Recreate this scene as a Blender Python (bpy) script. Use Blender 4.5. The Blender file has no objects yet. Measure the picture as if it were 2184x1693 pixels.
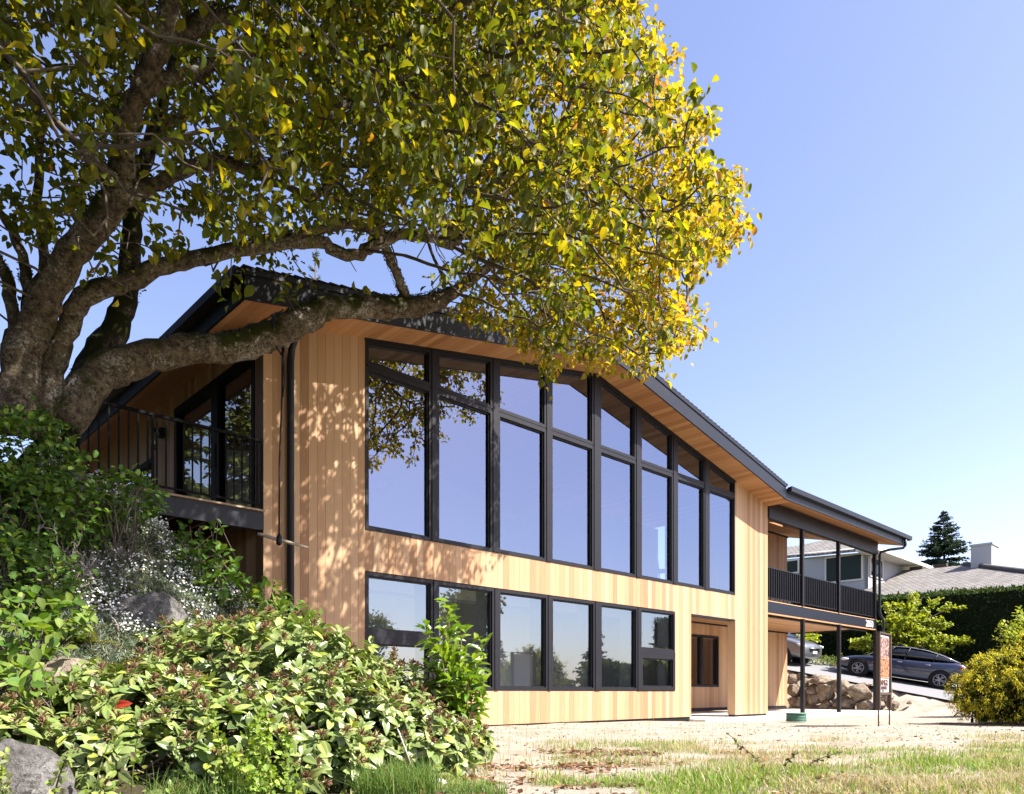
import bpy, bmesh, math, random
import numpy as np
from mathutils import Vector, Matrix

random.seed(5)
rng = np.random.default_rng(11)
scene = bpy.context.scene
COL = scene.collection

# ------------------------------------------------------------------ camera, sky, sun, exposure
F, CX, HY = 1580.2, 1091.5, 1475.3          # photo geometry (2183 px wide copy): focal length, centre, horizon
cam_d = bpy.data.cameras.new('camera')
cam = bpy.data.objects.new('camera', cam_d)
COL.objects.link(cam)
scene.camera = cam
cam.location = (0, 0, 0)
cam.rotation_euler = (math.radians(90), 0, 0)
cam_d.sensor_width = 36
cam_d.lens = 36 * F / 2183
cam_d.shift_y = (HY - 846.5) / 2183
cam_d.clip_end = 3000

LIGHT = Vector((-1.1027, 0.3269, -1.30)).normalized()
SUN_EL = math.asin(-LIGHT.z)
SUN_AZ = math.atan2(-LIGHT.x, -LIGHT.y)
world = bpy.data.worlds.new('World')
scene.world = world
world.use_nodes = True
wn, wl = world.node_tree.nodes, world.node_tree.links
wn.clear()
sky = wn.new('ShaderNodeTexSky')
sky.sky_type = 'NISHITA'
sky.sun_disc = False
sky.sun_elevation = SUN_EL
sky.sun_rotation = SUN_AZ
sky.air_density = 1.0
sky.dust_density = 1.1
sky.ozone_density = 1.6
tintn = wn.new('ShaderNodeMix')
tintn.data_type = 'RGBA'
tintn.blend_type = 'MULTIPLY'
tintn.inputs[0].default_value = 1.0
tintn.inputs[7].default_value = (1.23, 1.06, 1.14, 1)
bgn = wn.new('ShaderNodeBackground')
bgn.inputs[1].default_value = 0.093
out = wn.new('ShaderNodeOutputWorld')
wl.new(sky.outputs[0], tintn.inputs[6])
wl.new(tintn.outputs[2], bgn.inputs[0])
wl.new(bgn.outputs[0], out.inputs[0])

sun_d = bpy.data.lights.new('sun', 'SUN')
sun_d.energy = 5.0
sun_d.angle = math.radians(0.53)
sun_d.color = (1.0, 0.955, 0.88)
sun = bpy.data.objects.new('sun', sun_d)
COL.objects.link(sun)
sun.rotation_euler = LIGHT.to_track_quat('-Z', 'Y').to_euler()
sun.location = (30, -10, 40)

scene.view_settings.view_transform = 'Standard'
scene.view_settings.look = 'None'
scene.view_settings.exposure = 1.55
scene.view_settings.gamma = 1
scene.view_settings.use_curve_mapping = False
scene.render.engine = 'CYCLES'
cy = scene.cycles
cy.max_bounces = 8
cy.transparent_max_bounces = 16
cy.transmission_bounces = 6
cy.caustics_reflective = False
cy.caustics_refractive = False
cy.sample_clamp_indirect = 6
try:
    cy.use_denoising = True
    cy.denoiser = 'OPENIMAGEDENOISE'
    cy.denoising_input_passes = 'RGB_ALBEDO_NORMAL'
    cy.denoising_prefilter = 'ACCURATE'
except Exception:
    pass

# ------------------------------------------------------------------ coordinate helpers
EX = np.array([0.7207, 0.6933])
EY = np.array([-0.6933, 0.7207])
O2 = np.array([-3.39266, 10.10977])          # left front corner of the house on the ground plan
OY = float(O2 @ EY)
OX = float(O2 @ EX)
HANG = math.atan2(0.6933, 0.7207)


def hw(X, Y, z=0.0):                          # house plan -> world
    p = O2 + X * EX + Y * EY
    return (float(p[0]), float(p[1]), float(z))


def to_house(x, y):
    p = np.stack([np.asarray(x, float) - O2[0], np.asarray(y, float) - O2[1]], -1)
    return p @ EX, p @ EY


def W(px, py, d):                             # photo position + distance -> world
    return ((px - CX) / F * d, d, (HY - py) / F * d)


def WY(px, py, Y):                            # photo position on the vertical plane Y of the house plan -> world
    rx = (px - CX) / F
    t = (Y + OY) / (rx * EY[0] + EY[1])
    return (rx * t, t, (HY - py) / F * t)


def onX(px, py, X):                           # photo position on plane X of the house plan -> house coordinates
    rx = (px - CX) / F
    t = (X + OX) / (rx * EX[0] + EX[1])
    X_, Y_ = to_house(rx * t, t)
    return (float(X_), float(Y_), (HY - py) / F * t)


def onY(px, py, Y):
    p = WY(px, py, Y)
    X_, Y_ = to_house(p[0], p[1])
    return (float(X_), float(Y_), p[2])


def sstep(a, b, x):
    t = np.clip((np.asarray(x, float) - a) / (b - a), 0, 1)
    return t * t * (3 - 2 * t)


def vnoise(x, y, seed=0):
    x = np.asarray(x, float); y = np.asarray(y, float)
    xi = np.floor(x).astype(np.int64); yi = np.floor(y).astype(np.int64)
    fx = x - xi; fy = y - yi
    fx = fx * fx * (3 - 2 * fx); fy = fy * fy * (3 - 2 * fy)

    def h(a, b):
        n = (a * 374761393 + b * 668265263 + seed * 982451653) & 0x7fffffff
        n = ((n ^ (n >> 13)) * 1274126177) & 0x7fffffff
        return ((n ^ (n >> 16)) & 0xffff) / 65535.0
    return (h(xi, yi) * (1 - fx) + h(xi + 1, yi) * fx) * (1 - fy) + (h(xi, yi + 1) * (1 - fx) + h(xi + 1, yi + 1) * fx) * fy


def fbm(x, y, seed=0, oct=3):
    s = 0; a = 0.5; t = 0
    for k in range(oct):
        s = s + a * vnoise(np.asarray(x) * 2 ** k, np.asarray(y) * 2 ** k, seed + k * 7)
        t += a; a *= 0.5
    return s / t


def inpoly(px, py, poly):
    px = np.asarray(px); py = np.asarray(py)
    r = np.zeros(px.shape, bool)
    n = len(poly)
    for i in range(n):
        x1, y1 = poly[i]; x2, y2 = poly[(i + 1) % n]
        c = ((y1 > py) != (y2 > py)) & (px < (x2 - x1) * (py - y1) / (y2 - y1 + 1e-12) + x1)
        r ^= c
    return r


def unit(a):
    return a / (np.linalg.norm(a, axis=-1, keepdims=True) + 1e-9)


# ------------------------------------------------------------------ object helpers
def tag(o, label=None, cat=None, group=None, kind=None):
    if label: o['label'] = label
    if cat: o['category'] = cat
    if group: o['group'] = group
    if kind: o['kind'] = kind
    return o


def empty(name, loc=(0, 0, 0), rz=0, label=None, cat=None, group=None, parent=None):
    o = bpy.data.objects.new(name, None)
    COL.objects.link(o)
    o.location = loc
    o.rotation_euler = (0, 0, rz)
    o.empty_display_size = 0.2
    if parent: o.parent = parent
    return tag(o, label, cat, group)


def link(name, me, mat, parent=None):
    o = bpy.data.objects.new(name, me)
    COL.objects.link(o)
    if mat is not None and not me.materials:
        me.materials.append(mat)
    if parent: o.parent = parent
    return o


class MB:
    def __init__(self):
        self.v = []; self.f = []; self.s = []

    def add(self, vs, fs, smooth=False):
        b = len(self.v)
        self.v += [tuple(p) for p in vs]
        for q in fs:
            self.f.append(tuple(i + b for i in q)); self.s.append(smooth)
        return self

    def box(self, x0, x1, y0, y1, z0, z1):
        return self.add([(x0, y0, z0), (x1, y0, z0), (x1, y1, z0), (x0, y1, z0), (x0, y0, z1), (x1, y0, z1), (x1, y1, z1), (x0, y1, z1)],
                        [(0, 3, 2, 1), (4, 5, 6, 7), (0, 1, 5, 4), (1, 2, 6, 5), (2, 3, 7, 6), (3, 0, 4, 7)])

    def prism(self, poly, a, b, axis='Y'):     # polygon extruded; axis Y: (x,z); axis X: (y,z); axis Z: (x,y)
        n = len(poly)
        mk = {'Y': lambda p, t: (p[0], t, p[1]), 'X': lambda p, t: (t, p[0], p[1]), 'Z': lambda p, t: (p[0], p[1], t)}[axis]
        vs = [mk(p, a) for p in poly] + [mk(p, b) for p in poly]
        fs = [tuple(range(n)), tuple(range(2 * n - 1, n - 1, -1))] + [(i, i + n, (i + 1) % n + n, (i + 1) % n) for i in range(n)]
        return self.add(vs, fs)

    def slab(self, quad, th):                  # a sheet given by corner points, thickened downwards
        n = len(quad)
        vs = [tuple(p) for p in quad] + [(p[0], p[1], p[2] - th) for p in quad]
        fs = [tuple(range(n)), tuple(range(2 * n - 1, n - 1, -1))] + [(i, i + n, (i + 1) % n + n, (i + 1) % n) for i in range(n)]
        return self.add(vs, fs)

    def tube(self, pts, rad, n=8, cap=True, wob=0.0, seed=0):
        P = np.array(pts, float); m = len(P)
        R = np.full(m, rad, float) if np.isscalar(rad) else np.array(rad, float)
        T = np.gradient(P, axis=0); T = unit(T)
        u = np.cross(T[0], [0, 0, 1.0])
        if np.linalg.norm(u) < 0.1: u = np.cross(T[0], [1.0, 0, 0])
        u = u / np.linalg.norm(u)
        vs = []
        rs = np.random.default_rng(seed)
        for i in range(m):
            u = u - T[i] * (u @ T[i]); u = u / (np.linalg.norm(u) + 1e-9)
            w = np.cross(T[i], u)
            for k in range(n):
                a = 2 * math.pi * k / n
                r = R[i] * (1 + wob * (rs.random() - 0.5))
                vs.append(P[i] + r * (math.cos(a) * u + math.sin(a) * w))
        fs = [(i * n + k, i * n + (k + 1) % n, (i + 1) * n + (k + 1) % n, (i + 1) * n + k) for i in range(m - 1) for k in range(n)]
        if cap:
            fs += [tuple(range(n - 1, -1, -1)), tuple(range((m - 1) * n, m * n))]
        return self.add(vs, fs, True)

    def ring(self, poly, w, y0, y1):           # frame round a convex polygon in the XZ plane
        n = len(poly)
        P = np.array(poly, float)
        area = sum(P[i][0] * P[(i + 1) % n][1] - P[(i + 1) % n][0] * P[i][1] for i in range(n))
        sg = 1 if area > 0 else -1
        inn = []
        for i in range(n):
            a, b, c = P[i - 1], P[i], P[(i + 1) % n]
            d1 = (b - a) / np.linalg.norm(b - a); d2 = (c - b) / np.linalg.norm(c - b)
            n1 = np.array([-d1[1], d1[0]]) * sg; n2 = np.array([-d2[1], d2[0]]) * sg
            k = n1 + n2
            inn.append(b + k * w / (1 + n1 @ n2))
        vs = [(p[0], y0, p[1]) for p in P] + [(p[0], y0, p[1]) for p in inn] + [(p[0], y1, p[1]) for p in P] + [(p[0], y1, p[1]) for p in inn]
        fs = []
        for i in range(n):
            j = (i + 1) % n
            fs += [(i, j, n + j, n + i), (2 * n + i, 3 * n + i, 3 * n + j, 2 * n + j), (i, 2 * n + i, 2 * n + j, j), (n + i, n + j, 3 * n + j, 3 * n + i)]
        self.add(vs, fs)
        return [tuple(p) for p in inn]

    def lathe(self, prof, n=16, c=(0, 0, 0), axis='Z'):
        vs = []
        for r, h in prof:
            for k in range(n):
                a = 2 * math.pi * k / n
                p = (r * math.cos(a), r * math.sin(a), h)
                if axis == 'Y': p = (p[0], p[2], p[1])
                vs.append((p[0] + c[0], p[1] + c[1], p[2] + c[2]))
        m = len(prof)
        fs = [(i * n + k, i * n + (k + 1) % n, (i + 1) * n + (k + 1) % n, (i + 1) * n + k) for i in range(m - 1) for k in range(n)]
        fs += [tuple(range(n - 1, -1, -1)), tuple(range((m - 1) * n, m * n))]
        return self.add(vs, fs, True)

    def build(self, name, mat, parent=None, bevel=0, keep=False):
        me = bpy.data.meshes.new(name)
        me.from_pydata(self.v, [], self.f)
        me.polygons.foreach_set('use_smooth', self.s)
        if not keep:
            bm = bmesh.new(); bm.from_mesh(me)
            bmesh.ops.recalc_face_normals(bm, faces=bm.faces)
            bm.to_mesh(me); bm.free()
        me.update()
        o = link(name, me, mat, parent)
        if bevel:
            b = o.modifiers.new('bevel', 'BEVEL'); b.width = bevel; b.segments = 2; b.limit_method = 'ANGLE'
        return o


def np_mesh(name, V, Fq, mat, parent=None, tint=None, smooth=True, uvw=None):
    """mesh from arrays; Fq is (M,k) with k vertices per face"""
    me = bpy.data.meshes.new(name)
    V = np.ascontiguousarray(V, np.float32); Fq = np.ascontiguousarray(Fq, np.int32)
    me.vertices.add(len(V)); me.vertices.foreach_set('co', V.ravel())
    k = Fq.shape[1]
    me.loops.add(Fq.size); me.loops.foreach_set('vertex_index', Fq.ravel())
    me.polygons.add(len(Fq)); me.polygons.foreach_set('loop_start', np.arange(0, Fq.size, k, dtype=np.int32))
    try:
        me.polygons.foreach_set('loop_total', np.full(len(Fq), k, np.int32))
    except Exception:
        pass
    me.polygons.foreach_set('use_smooth', np.full(len(Fq), smooth, bool))
    if tint is not None:
        a = me.color_attributes.new('tint', 'FLOAT_COLOR', 'POINT')
        c = np.ones((len(V), 4), np.float32); c[:, :3] = tint
        a.data.foreach_set('color', c.ravel())
    if uvw is not None:
        a = me.color_attributes.new('uvw', 'FLOAT_COLOR', 'POINT')
        c = np.ones((len(V), 4), np.float32); c[:, :2] = uvw
        a.data.foreach_set('color', c.ravel())
    me.update(calc_edges=True)
    me.validate()
    return link(name, me, mat, parent)


def leaf_tmpl(st, wd, na=3, droop=0.15, cup=0.15, ridges=False):
    """leaf outline: stations along, half widths; na points across"""
    vs = []; uv = []
    for s, w in zip(st, wd):
        for j in range(na):
            u = -1 + 2 * j / (na - 1)
            z = cup * abs(u) * w - droop * s * s
            if ridges: z += (0.035 if j % 2 else 0.0) * w * 2
            vs.append((s, u * w, z)); uv.append((s, u * 0.5 + 0.5))
    fs = [(i * na + j, (i + 1) * na + j, (i + 1) * na + j + 1, i * na + j + 1) for i in range(len(st) - 1) for j in range(na - 1)]
    return np.array(vs), np.array(fs), np.array(uv)


def cloud(name, mat, parent, P, D, U, L, Wd, tint, tmpl):
    """many leaves as one mesh: base points P, directions D, up vectors U, lengths, widths, colours"""
    tv, tf, tuv = tmpl
    N = len(P); k = len(tv)
    D = unit(D); S = unit(np.cross(U, D)); Z = np.cross(D, S)
    L = np.broadcast_to(L, (N,)); Wd = np.broadcast_to(Wd, (N,))
    V = P[:, None, :] + D[:, None, :] * (tv[None, :, 0:1] * L[:, None, None]) + S[:, None, :] * (tv[None, :, 1:2] * Wd[:, None, None]) \
        + Z[:, None, :] * (tv[None, :, 2:3] * L[:, None, None])
    Fq = (tf[None, :, :] + (np.arange(N) * k)[:, None, None]).reshape(-1, tf.shape[1])
    tc = np.repeat(tint, k, axis=0)
    return np_mesh(name, V.reshape(-1, 3), Fq, mat, parent, tc, True, np.tile(tuv, (N, 1)))


def segs(name, mat, parent, A, B, ra, rb, n=4, tint=None):
    """many straight tapering rods as one mesh"""
    A = np.asarray(A, float); B = np.asarray(B, float)
    T = unit(B - A)
    u = np.cross(T, np.array([0.31, 0.17, 0.93])); u = unit(u); w = np.cross(T, u)
    an = np.arange(n) * 2 * math.pi / n
    off = np.cos(an)[None, :, None] * u[:, None, :] + np.sin(an)[None, :, None] * w[:, None, :]
    V = np.concatenate([A[:, None, :] + off * np.broadcast_to(ra, (len(A),))[:, None, None],
                        B[:, None, :] + off * np.broadcast_to(rb, (len(A),))[:, None, None]], 1)
    base = np.array([(k, (k + 1) % n, n + (k + 1) % n, n + k) for k in range(n)])
    Fq = (base[None] + (np.arange(len(A)) * 2 * n)[:, None, None]).reshape(-1, 4)
    tc = None if tint is None else np.repeat(tint, 2 * n, axis=0)
    return np_mesh(name, V.reshape(-1, 3), Fq, mat, parent, tc)


def blades(name, mat, parent, P, H, lean, wid, tint):
    """grass blades as one mesh: three stations and a tip"""
    N = len(P)
    a = rng.random(N) * 2 * math.pi
    side = np.stack([np.cos(a), np.sin(a), np.zeros(N)], -1)
    fw = np.stack([-np.sin(a), np.cos(a), np.zeros(N)], -1) * lean[:, None]
    up = np.array([0, 0, 1.0])
    rows = []
    for s, wf in ((0, 1.0), (0.4, 0.85), (0.75, 0.55), (1.0, 0.06)):
        c = P + up * (H * s)[:, None] * (1 - 0.25 * s * np.abs(lean[:, None])) + fw * (H * s * s)[:, None]
        rows += [c - side * (wid * wf * 0.5)[:, None], c + side * (wid * wf * 0.5)[:, None]]
    V = np.stack(rows, 1)
    base = np.array([(0, 1, 3, 2), (2, 3, 5, 4), (4, 5, 7, 6)])
    Fq = (base[None] + (np.arange(N) * 8)[:, None, None]).reshape(-1, 4)
    return np_mesh(name, V.reshape(-1, 3), Fq, mat, parent, np.repeat(tint, 8, axis=0))


# ------------------------------------------------------------------ materials
class N:
    def __init__(self, name):
        self.m = bpy.data.materials.new(name); self.m.use_nodes = True
        self.t = self.m.node_tree; self.t.nodes.clear()
        self.o = self.t.nodes.new('ShaderNodeOutputMaterial')

    def n(self, typ, **kw):
        x = self.t.nodes.new('ShaderNode' + typ)
        for k, v in kw.items(): setattr(x, k, v)
        return x

    def l(self, a, b): self.t.links.new(a, b)

    def val(self, sock, v):
        if hasattr(v, 'is_output'): self.l(v, sock)
        else: sock.default_value = v

    def math(self, op, a, b=0.0, clamp=False):
        x = self.n('Math', operation=op); x.use_clamp = clamp
        self.val(x.inputs[0], a); self.val(x.inputs[1], b)
        return x.outputs[0]

    def mix(self, fac, a, b, mode='MIX'):
        x = self.n('Mix', data_type='RGBA', blend_type=mode)
        self.val(x.inputs[0], fac); self.val(x.inputs[6], rgba(a)); self.val(x.inputs[7], rgba(b))
        return x.outputs[2]

    def ramp(self, fac, stops):
        x = self.n('ValToRGB')
        e = x.color_ramp.elements
        while len(e) < len(stops): e.new(0.5)
        for el, (p, c) in zip(e, stops):
            el.position = p; el.color = rgba(c)
        self.l(fac, x.inputs[0])
        return x.outputs[0]

    def noise(self, vec, scale, detail=4, rough=0.55, out=0):
        x = self.n('TexNoise'); x.inputs['Scale'].default_value = scale; x.inputs['Detail'].default_value = detail
        x.inputs['Roughness'].default_value = rough
        if vec is not None: self.l(vec, x.inputs['Vector'])
        return x.outputs[out]

    def coord(self, scale=(1, 1, 1)):
        t = self.n('TexCoord'); m = self.n('Mapping'); m.inputs['Scale'].default_value = scale
        self.l(t.outputs['Object'], m.inputs['Vector'])
        return m.outputs[0]

    def sep(self, vec):
        s = self.n('SeparateXYZ'); self.l(vec, s.inputs[0]); return s.outputs

    def bump(self, h, strength=0.3, dist=0.01):
        b = self.n('Bump'); b.inputs['Strength'].default_value = strength; b.inputs['Distance'].default_value = dist
        self.l(h, b.inputs['Height']); return b.outputs[0]

    def pbr(self, col, rough=0.6, spec=0.5, metal=0.0, normal=None, done=True):
        p = self.n('BsdfPrincipled')
        self.val(p.inputs['Base Color'], rgba(col)); self.val(p.inputs['Roughness'], rough)
        p.inputs['Metallic'].default_value = metal
        p.inputs['Specular IOR Level'].default_value = spec
        if normal is not None: self.l(normal, p.inputs['Normal'])
        if done: self.l(p.outputs[0], self.o.inputs[0])
        return p


def rgba(c):
    if hasattr(c, 'is_output'): return c
    return (c[0], c[1], c[2], 1.0) if len(c) == 3 else tuple(c)


def m_plain(name, col, rough=0.5, spec=0.5, metal=0.0, var=0.12, scale=6):
    k = N(name)
    nz = k.noise(k.coord(), scale, 5)
    c = k.mix(nz, [x * (1 - var) for x in col], [x * (1 + var) for x in col])
    r = k.math('ADD', k.math('MULTIPLY', nz, 0.2), rough - 0.1)
    k.pbr(c, r, spec, metal)
    return k.m


def m_cedar(name, axis=0, grain=2, pitch=0.136, bright=1.0, hue=(1, 1, 1)):
    """tongue and groove cedar boards; axis = board spacing direction, grain = direction of the fibre"""
    k = N(name)
    co = k.coord()
    s = k.sep(co)
    d = k.math('DIVIDE', s[axis], pitch)
    idx = k.math('FLOOR', d); fr = k.math('FRACT', d)
    wnz = k.n('TexWhiteNoise', noise_dimensions='1D'); k.l(idx, wnz.inputs['W'])
    w2 = k.n('TexWhiteNoise', noise_dimensions='1D'); k.l(k.math('ADD', idx, 91.7), w2.inputs['W'])
    tones = [(0.0, (.32, .185, .098)), (.2, (.41, .255, .142)), (.5, (.475, .315, .182)), (.78, (.545, .385, .242)), (1.0, (.41, .24, .125))]
    base = k.ramp(wnz.outputs['Value'], [(p, [min(1, x * bright * h_) for x, h_ in zip(c, hue)]) for p, c in tones])
    sc = [26.0, 26.0, 26.0]; sc[grain] = 0.9
    vm = k.n('Mapping'); vm.inputs['Scale'].default_value = sc; k.l(co, vm.inputs['Vector'])
    off = k.n('CombineXYZ'); k.l(k.math('MULTIPLY', w2.outputs['Value'], 40.0), off.inputs[grain]); k.l(off.outputs[0], vm.inputs['Location'])
    g = k.noise(vm.outputs[0], 1.6, 5, 0.6)
    sc2 = [130.0, 130.0, 130.0]; sc2[grain] = 2.5
    vm2 = k.n('Mapping'); vm2.inputs['Scale'].default_value = sc2; k.l(co, vm2.inputs['Vector'])
    g2 = k.noise(vm2.outputs[0], 1.5, 3, 0.6)
    c = k.mix(k.math('MULTIPLY', g, 0.75), base, k.mix(1.0, base, (.62, .50, .42), 'MULTIPLY'))
    c = k.mix(k.math('MULTIPLY', k.math('SUBTRACT', g2, 0.45, True), 1.2), c, (.50, .34, .2))
    edge = k.math('MINIMUM', fr, k.math('SUBTRACT', 1.0, fr))
    gr = k.math('LESS_THAN', edge, 0.020)
    c = k.mix(k.math('MULTIPLY', gr, .75), c, (.10, .058, .030))
    h = k.math('ADD', k.math('MULTIPLY', k.math('MINIMUM', edge, 0.04), 20.0), k.math('MULTIPLY', g2, 0.12))
    k.pbr(c, 0.62, 0.25, 0, k.bump(h, 0.35, 0.006))
    return k.m


def m_leaf(name, trans=0.45, rough=0.42, spec=0.45, veins=0, sat=(1.25, 1.2, 0.5), grad=0.0):
    k = N(name)
    a = k.n('Attribute'); a.attribute_name = 'tint'
    col = a.outputs['Color']
    nz = k.noise(k.coord(), 22, 3)
    col = k.mix(k.math('MULTIPLY', nz, 0.5), col, k.mix(1.0, col, (.62, .66, .55), 'MULTIPLY'))
    if veins:
        u = k.n('Attribute'); u.attribute_name = 'uvw'
        s = k.sep(u.outputs['Vector'])
        if veins == 3:
            t = k.math('ABSOLUTE', k.math('SUBTRACT', s[1], 0.5))
            v1 = k.math('LESS_THAN', t, 0.022)
            v2 = k.math('LESS_THAN', k.math('ABSOLUTE', k.math('SUBTRACT', t, 0.24)), 0.02)
            vv = k.math('MAXIMUM', v1, v2)
        else:
            t = k.math('ABSOLUTE', k.math('SUBTRACT', s[1], 0.5))
            vv = k.math('LESS_THAN', t, 0.03)
        col = k.mix(k.math('MULTIPLY', vv, 0.45), col, k.mix(1.0, col, (1.7, 1.7, 1.5), 'MULTIPLY'))
    p = k.pbr(col, rough, spec, done=False)
    tr = k.n('BsdfTranslucent')
    k.l(k.mix(1.0, col, sat, 'MULTIPLY'), tr.inputs[0])
    ms = k.n('MixShader'); ms.inputs[0].default_value = trans
    k.l(p.outputs[0], ms.inputs[1]); k.l(tr.outputs[0], ms.inputs[2]); k.l(ms.outputs[0], k.o.inputs[0])
    return k.m


def m_bark(name, base, dark, lich, moss, mossamt=0.5):
    k = N(name)
    co = k.coord()
    n1 = k.noise(co, 3.2, 6, 0.65); n2 = k.noise(co, 17, 5, 0.7); n3 = k.noise(co, 42, 4, 0.7)
    c = k.mix(k.math('MULTIPLY', k.math('SUBTRACT', n2, 0.40, True), 4.0, True), dark, base)
    lf = k.math('MULTIPLY', k.math('SUBTRACT', k.math('ADD', k.math('MULTIPLY', n3, 0.5), k.math('MULTIPLY', n1, 0.5)), 0.51, True), 9.0, True)
    c = k.mix(k.math('MULTIPLY', lf, 0.8), c, lich)
    ge = k.n('NewGeometry'); nz = k.sep(ge.outputs['Normal'])[2]
    mf = k.math('MULTIPLY', k.math('SUBTRACT', k.math('ADD', k.math('MULTIPLY', nz, 0.16), k.noise(co, 2.1, 5, 0.6)), 0.70 - 0.3 * mossamt, True), 12.0, True)
    c = k.mix(mf, c, k.mix(n3, moss, [x * 0.35 for x in moss]))
    h = k.math('ADD', k.math('ADD', n2, k.math('MULTIPLY', n3, 0.6)), k.math('MULTIPLY', mf, 0.8))
    k.pbr(c, 0.9, 0.15, 0, k.bump(h, 0.7, 0.03))
    return k.m


def m_rock(name, a, b, c3, sc=4):
    k = N(name)
    co = k.coord()
    n1 = k.noise(co, sc, 8, 0.65); n2 = k.noise(co, sc * 6, 6, 0.7); n3 = k.noise(co, sc * 0.7, 3)
    c = k.ramp(n1, [(.3, a), (.5, b), (.72, c3)])
    c = k.mix(k.math('MULTIPLY', k.math('SUBTRACT', n2, 0.50, True), 5.0, True), c, k.mix(1.0, c, (.36, .33, .30), 'MULTIPLY'))
    n4 = k.noise(co, sc * 22, 3, .7)
    c = k.mix(k.math('MULTIPLY', k.math('SUBTRACT', n4, 0.55, True), 6.0, True), c, k.mix(1.0, c, (.45, .42, .40), 'MULTIPLY'))
    vo = k.n('TexVoronoi'); vo.feature = 'DISTANCE_TO_EDGE'; vo.inputs['Scale'].default_value = sc * .8
    wv = k.n('Mix', data_type='VECTOR'); wv.inputs[0].default_value = .25; k.l(co, wv.inputs[4]); k.l(k.noise(co, sc * 1.5, 4, .6, 1), wv.inputs[5]); k.l(wv.outputs[1], vo.inputs['Vector'])
    cr = k.math('MULTIPLY', k.math('LESS_THAN', vo.outputs[0], .012), .55)
    c = k.mix(cr, c, k.mix(1.0, c, (.25, .22, .2), 'MULTIPLY'))
    lc = k.math('MULTIPLY', k.math('SUBTRACT', k.noise(co, sc * 2.3, 5, .7), .60, True), 9.0, True)
    c = k.mix(k.math('MULTIPLY', lc, .6), c, (.42, .42, .37))
    k.pbr(c, 0.92, 0.2, 0, k.bump(k.math('ADD', k.math('SUBTRACT', n1, cr), k.math('MULTIPLY', n2, 0.6)), 1.0, 0.05))
    return k.m


def m_glass(name, refl=0.42, tint=(.86, .92, 1.0), thru=(.80, .88, .92)):
    k = N(name)
    fr = k.n('Fresnel'); fr.inputs[0].default_value = 1.5
    f = k.math('ADD', k.math('MULTIPLY', fr.outputs[0], 0.8), refl, True)
    g = k.n('BsdfGlossy'); g.inputs['Color'].default_value = rgba(tint); g.inputs['Roughness'].default_value = 0.0
    bw = k.noise(k.coord(), 0.9, 1)
    k.l(k.bump(bw, 0.02, 0.05), g.inputs['Normal'])
    t = k.n('BsdfTransparent'); t.inputs[0].default_value = rgba(thru)
    ms = k.n('MixShader'); k.l(f, ms.inputs[0]); k.l(t.outputs[0], ms.inputs[1]); k.l(g.outputs[0], ms.inputs[2])
    k.l(ms.outputs[0], k.o.inputs[0])
    return k.m


def m_shingle(name, a, b, px=0.22, py=0.16, axis=(1, 0)):
    k = N(name)
    co = k.coord()
    br = k.n('TexBrick'); br.offset = 0.5
    s = k.sep(co); cb = k.n('CombineXYZ'); k.l(s[axis[0]], cb.inputs[0]); k.l(s[axis[1]], cb.inputs[1])
    k.l(cb.outputs[0], br.inputs['Vector'])
    br.inputs['Color1'].default_value = rgba(a); br.inputs['Color2'].default_value = rgba(b)
    br.inputs['Mortar'].default_value = rgba([x * 0.3 for x in a])
    br.inputs['Scale'].default_value = 1.0; br.inputs['Brick Width'].default_value = px; br.inputs['Row Height'].default_value = py
    br.inputs['Mortar Size'].default_value = 0.018; br.inputs['Bias'].default_value = -0.2
    c = k.mix(k.math('MULTIPLY', k.noise(co, 2.5, 6), 0.7), br.outputs['Color'], k.mix(1.0, br.outputs['Color'], (.5, .46, .42), 'MULTIPLY'))
    k.pbr(c, 0.85, 0.2, 0, k.bump(br.outputs['Fac'], 0.6, -0.02))
    return k.m


M = {}
M['cedar_x'] = m_cedar('cedar_vertical_front', 0, 2)
M['cedar_y'] = m_cedar('cedar_vertical_side', 1, 2)
M['soffit_y'] = m_cedar('cedar_soffit_boards', 0, 1, 0.136, .95, (1.0, .80, .58))
M['soffit_x'] = m_cedar('cedar_soffit_long_boards', 1, 0, 0.136, .95, (1.0, .82, .62))
M['black'] = m_plain('black_frame_metal', (.009, .009, .012), 0.5, 0.28)
M['rail'] = m_plain('matt_black_rail', (.006, .006, .007), 0.6, 0.08)
M['fascia'] = m_plain('charcoal_painted_fascia', (.009, .011, .017), 0.45, 0.30)
M['roof'] = m_shingle('dark_roof_shingles', (.012, .012, .013), (.024, .024, .025), 0.3, 0.14)
M['glass'] = m_glass('coated_window_glass', 0.26, (.63, .73, .95), (.46, .56, .74))
M['glass_low'] = m_glass('window_glass_lower', 0.22, (.72, .87, 1.0), (.94, .98, 1.0))
M['glass_dark'] = m_glass('shaded_window_glass', 0.16, (1, 1, 1), (.7, .75, .72))
M['white_wall'] = m_plain('interior_plaster', (.84, .84, .83), 0.8, 0.2, var=0.03)
M['floor_wood'] = m_cedar('interior_oak_floor', 1, 0, 0.12, 1.1)
M['concrete'] = m_plain('pale_concrete', (.62, .60, .56), 0.85, 0.2, var=0.1, scale=9)
M['bark'] = m_bark('lichened_bark', (.155, .120, .078), (.035, .027, .019), (.33, .33, .29), (.040, .045, .008), 0.62)
M['bark_moss'] = m_bark('mossy_bark', (.075, .058, .04), (.02, .016, .012), (.20, .20, .18), (.028, .034, .007), 0.95)
M['twig'] = m_plain('twig_bark', (.10, .082, .065), 0.9, 0.1, var=0.3, scale=20)
M['leaf'] = m_leaf('magnolia_leaf', 0.55, 0.5, 0.3, 1, (1.5, 1.34, 0.40))
M['vib'] = m_leaf('leathery_leaf', 0.16, 0.36, 0.5, 3, (1.2, 1.3, .4))
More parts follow.
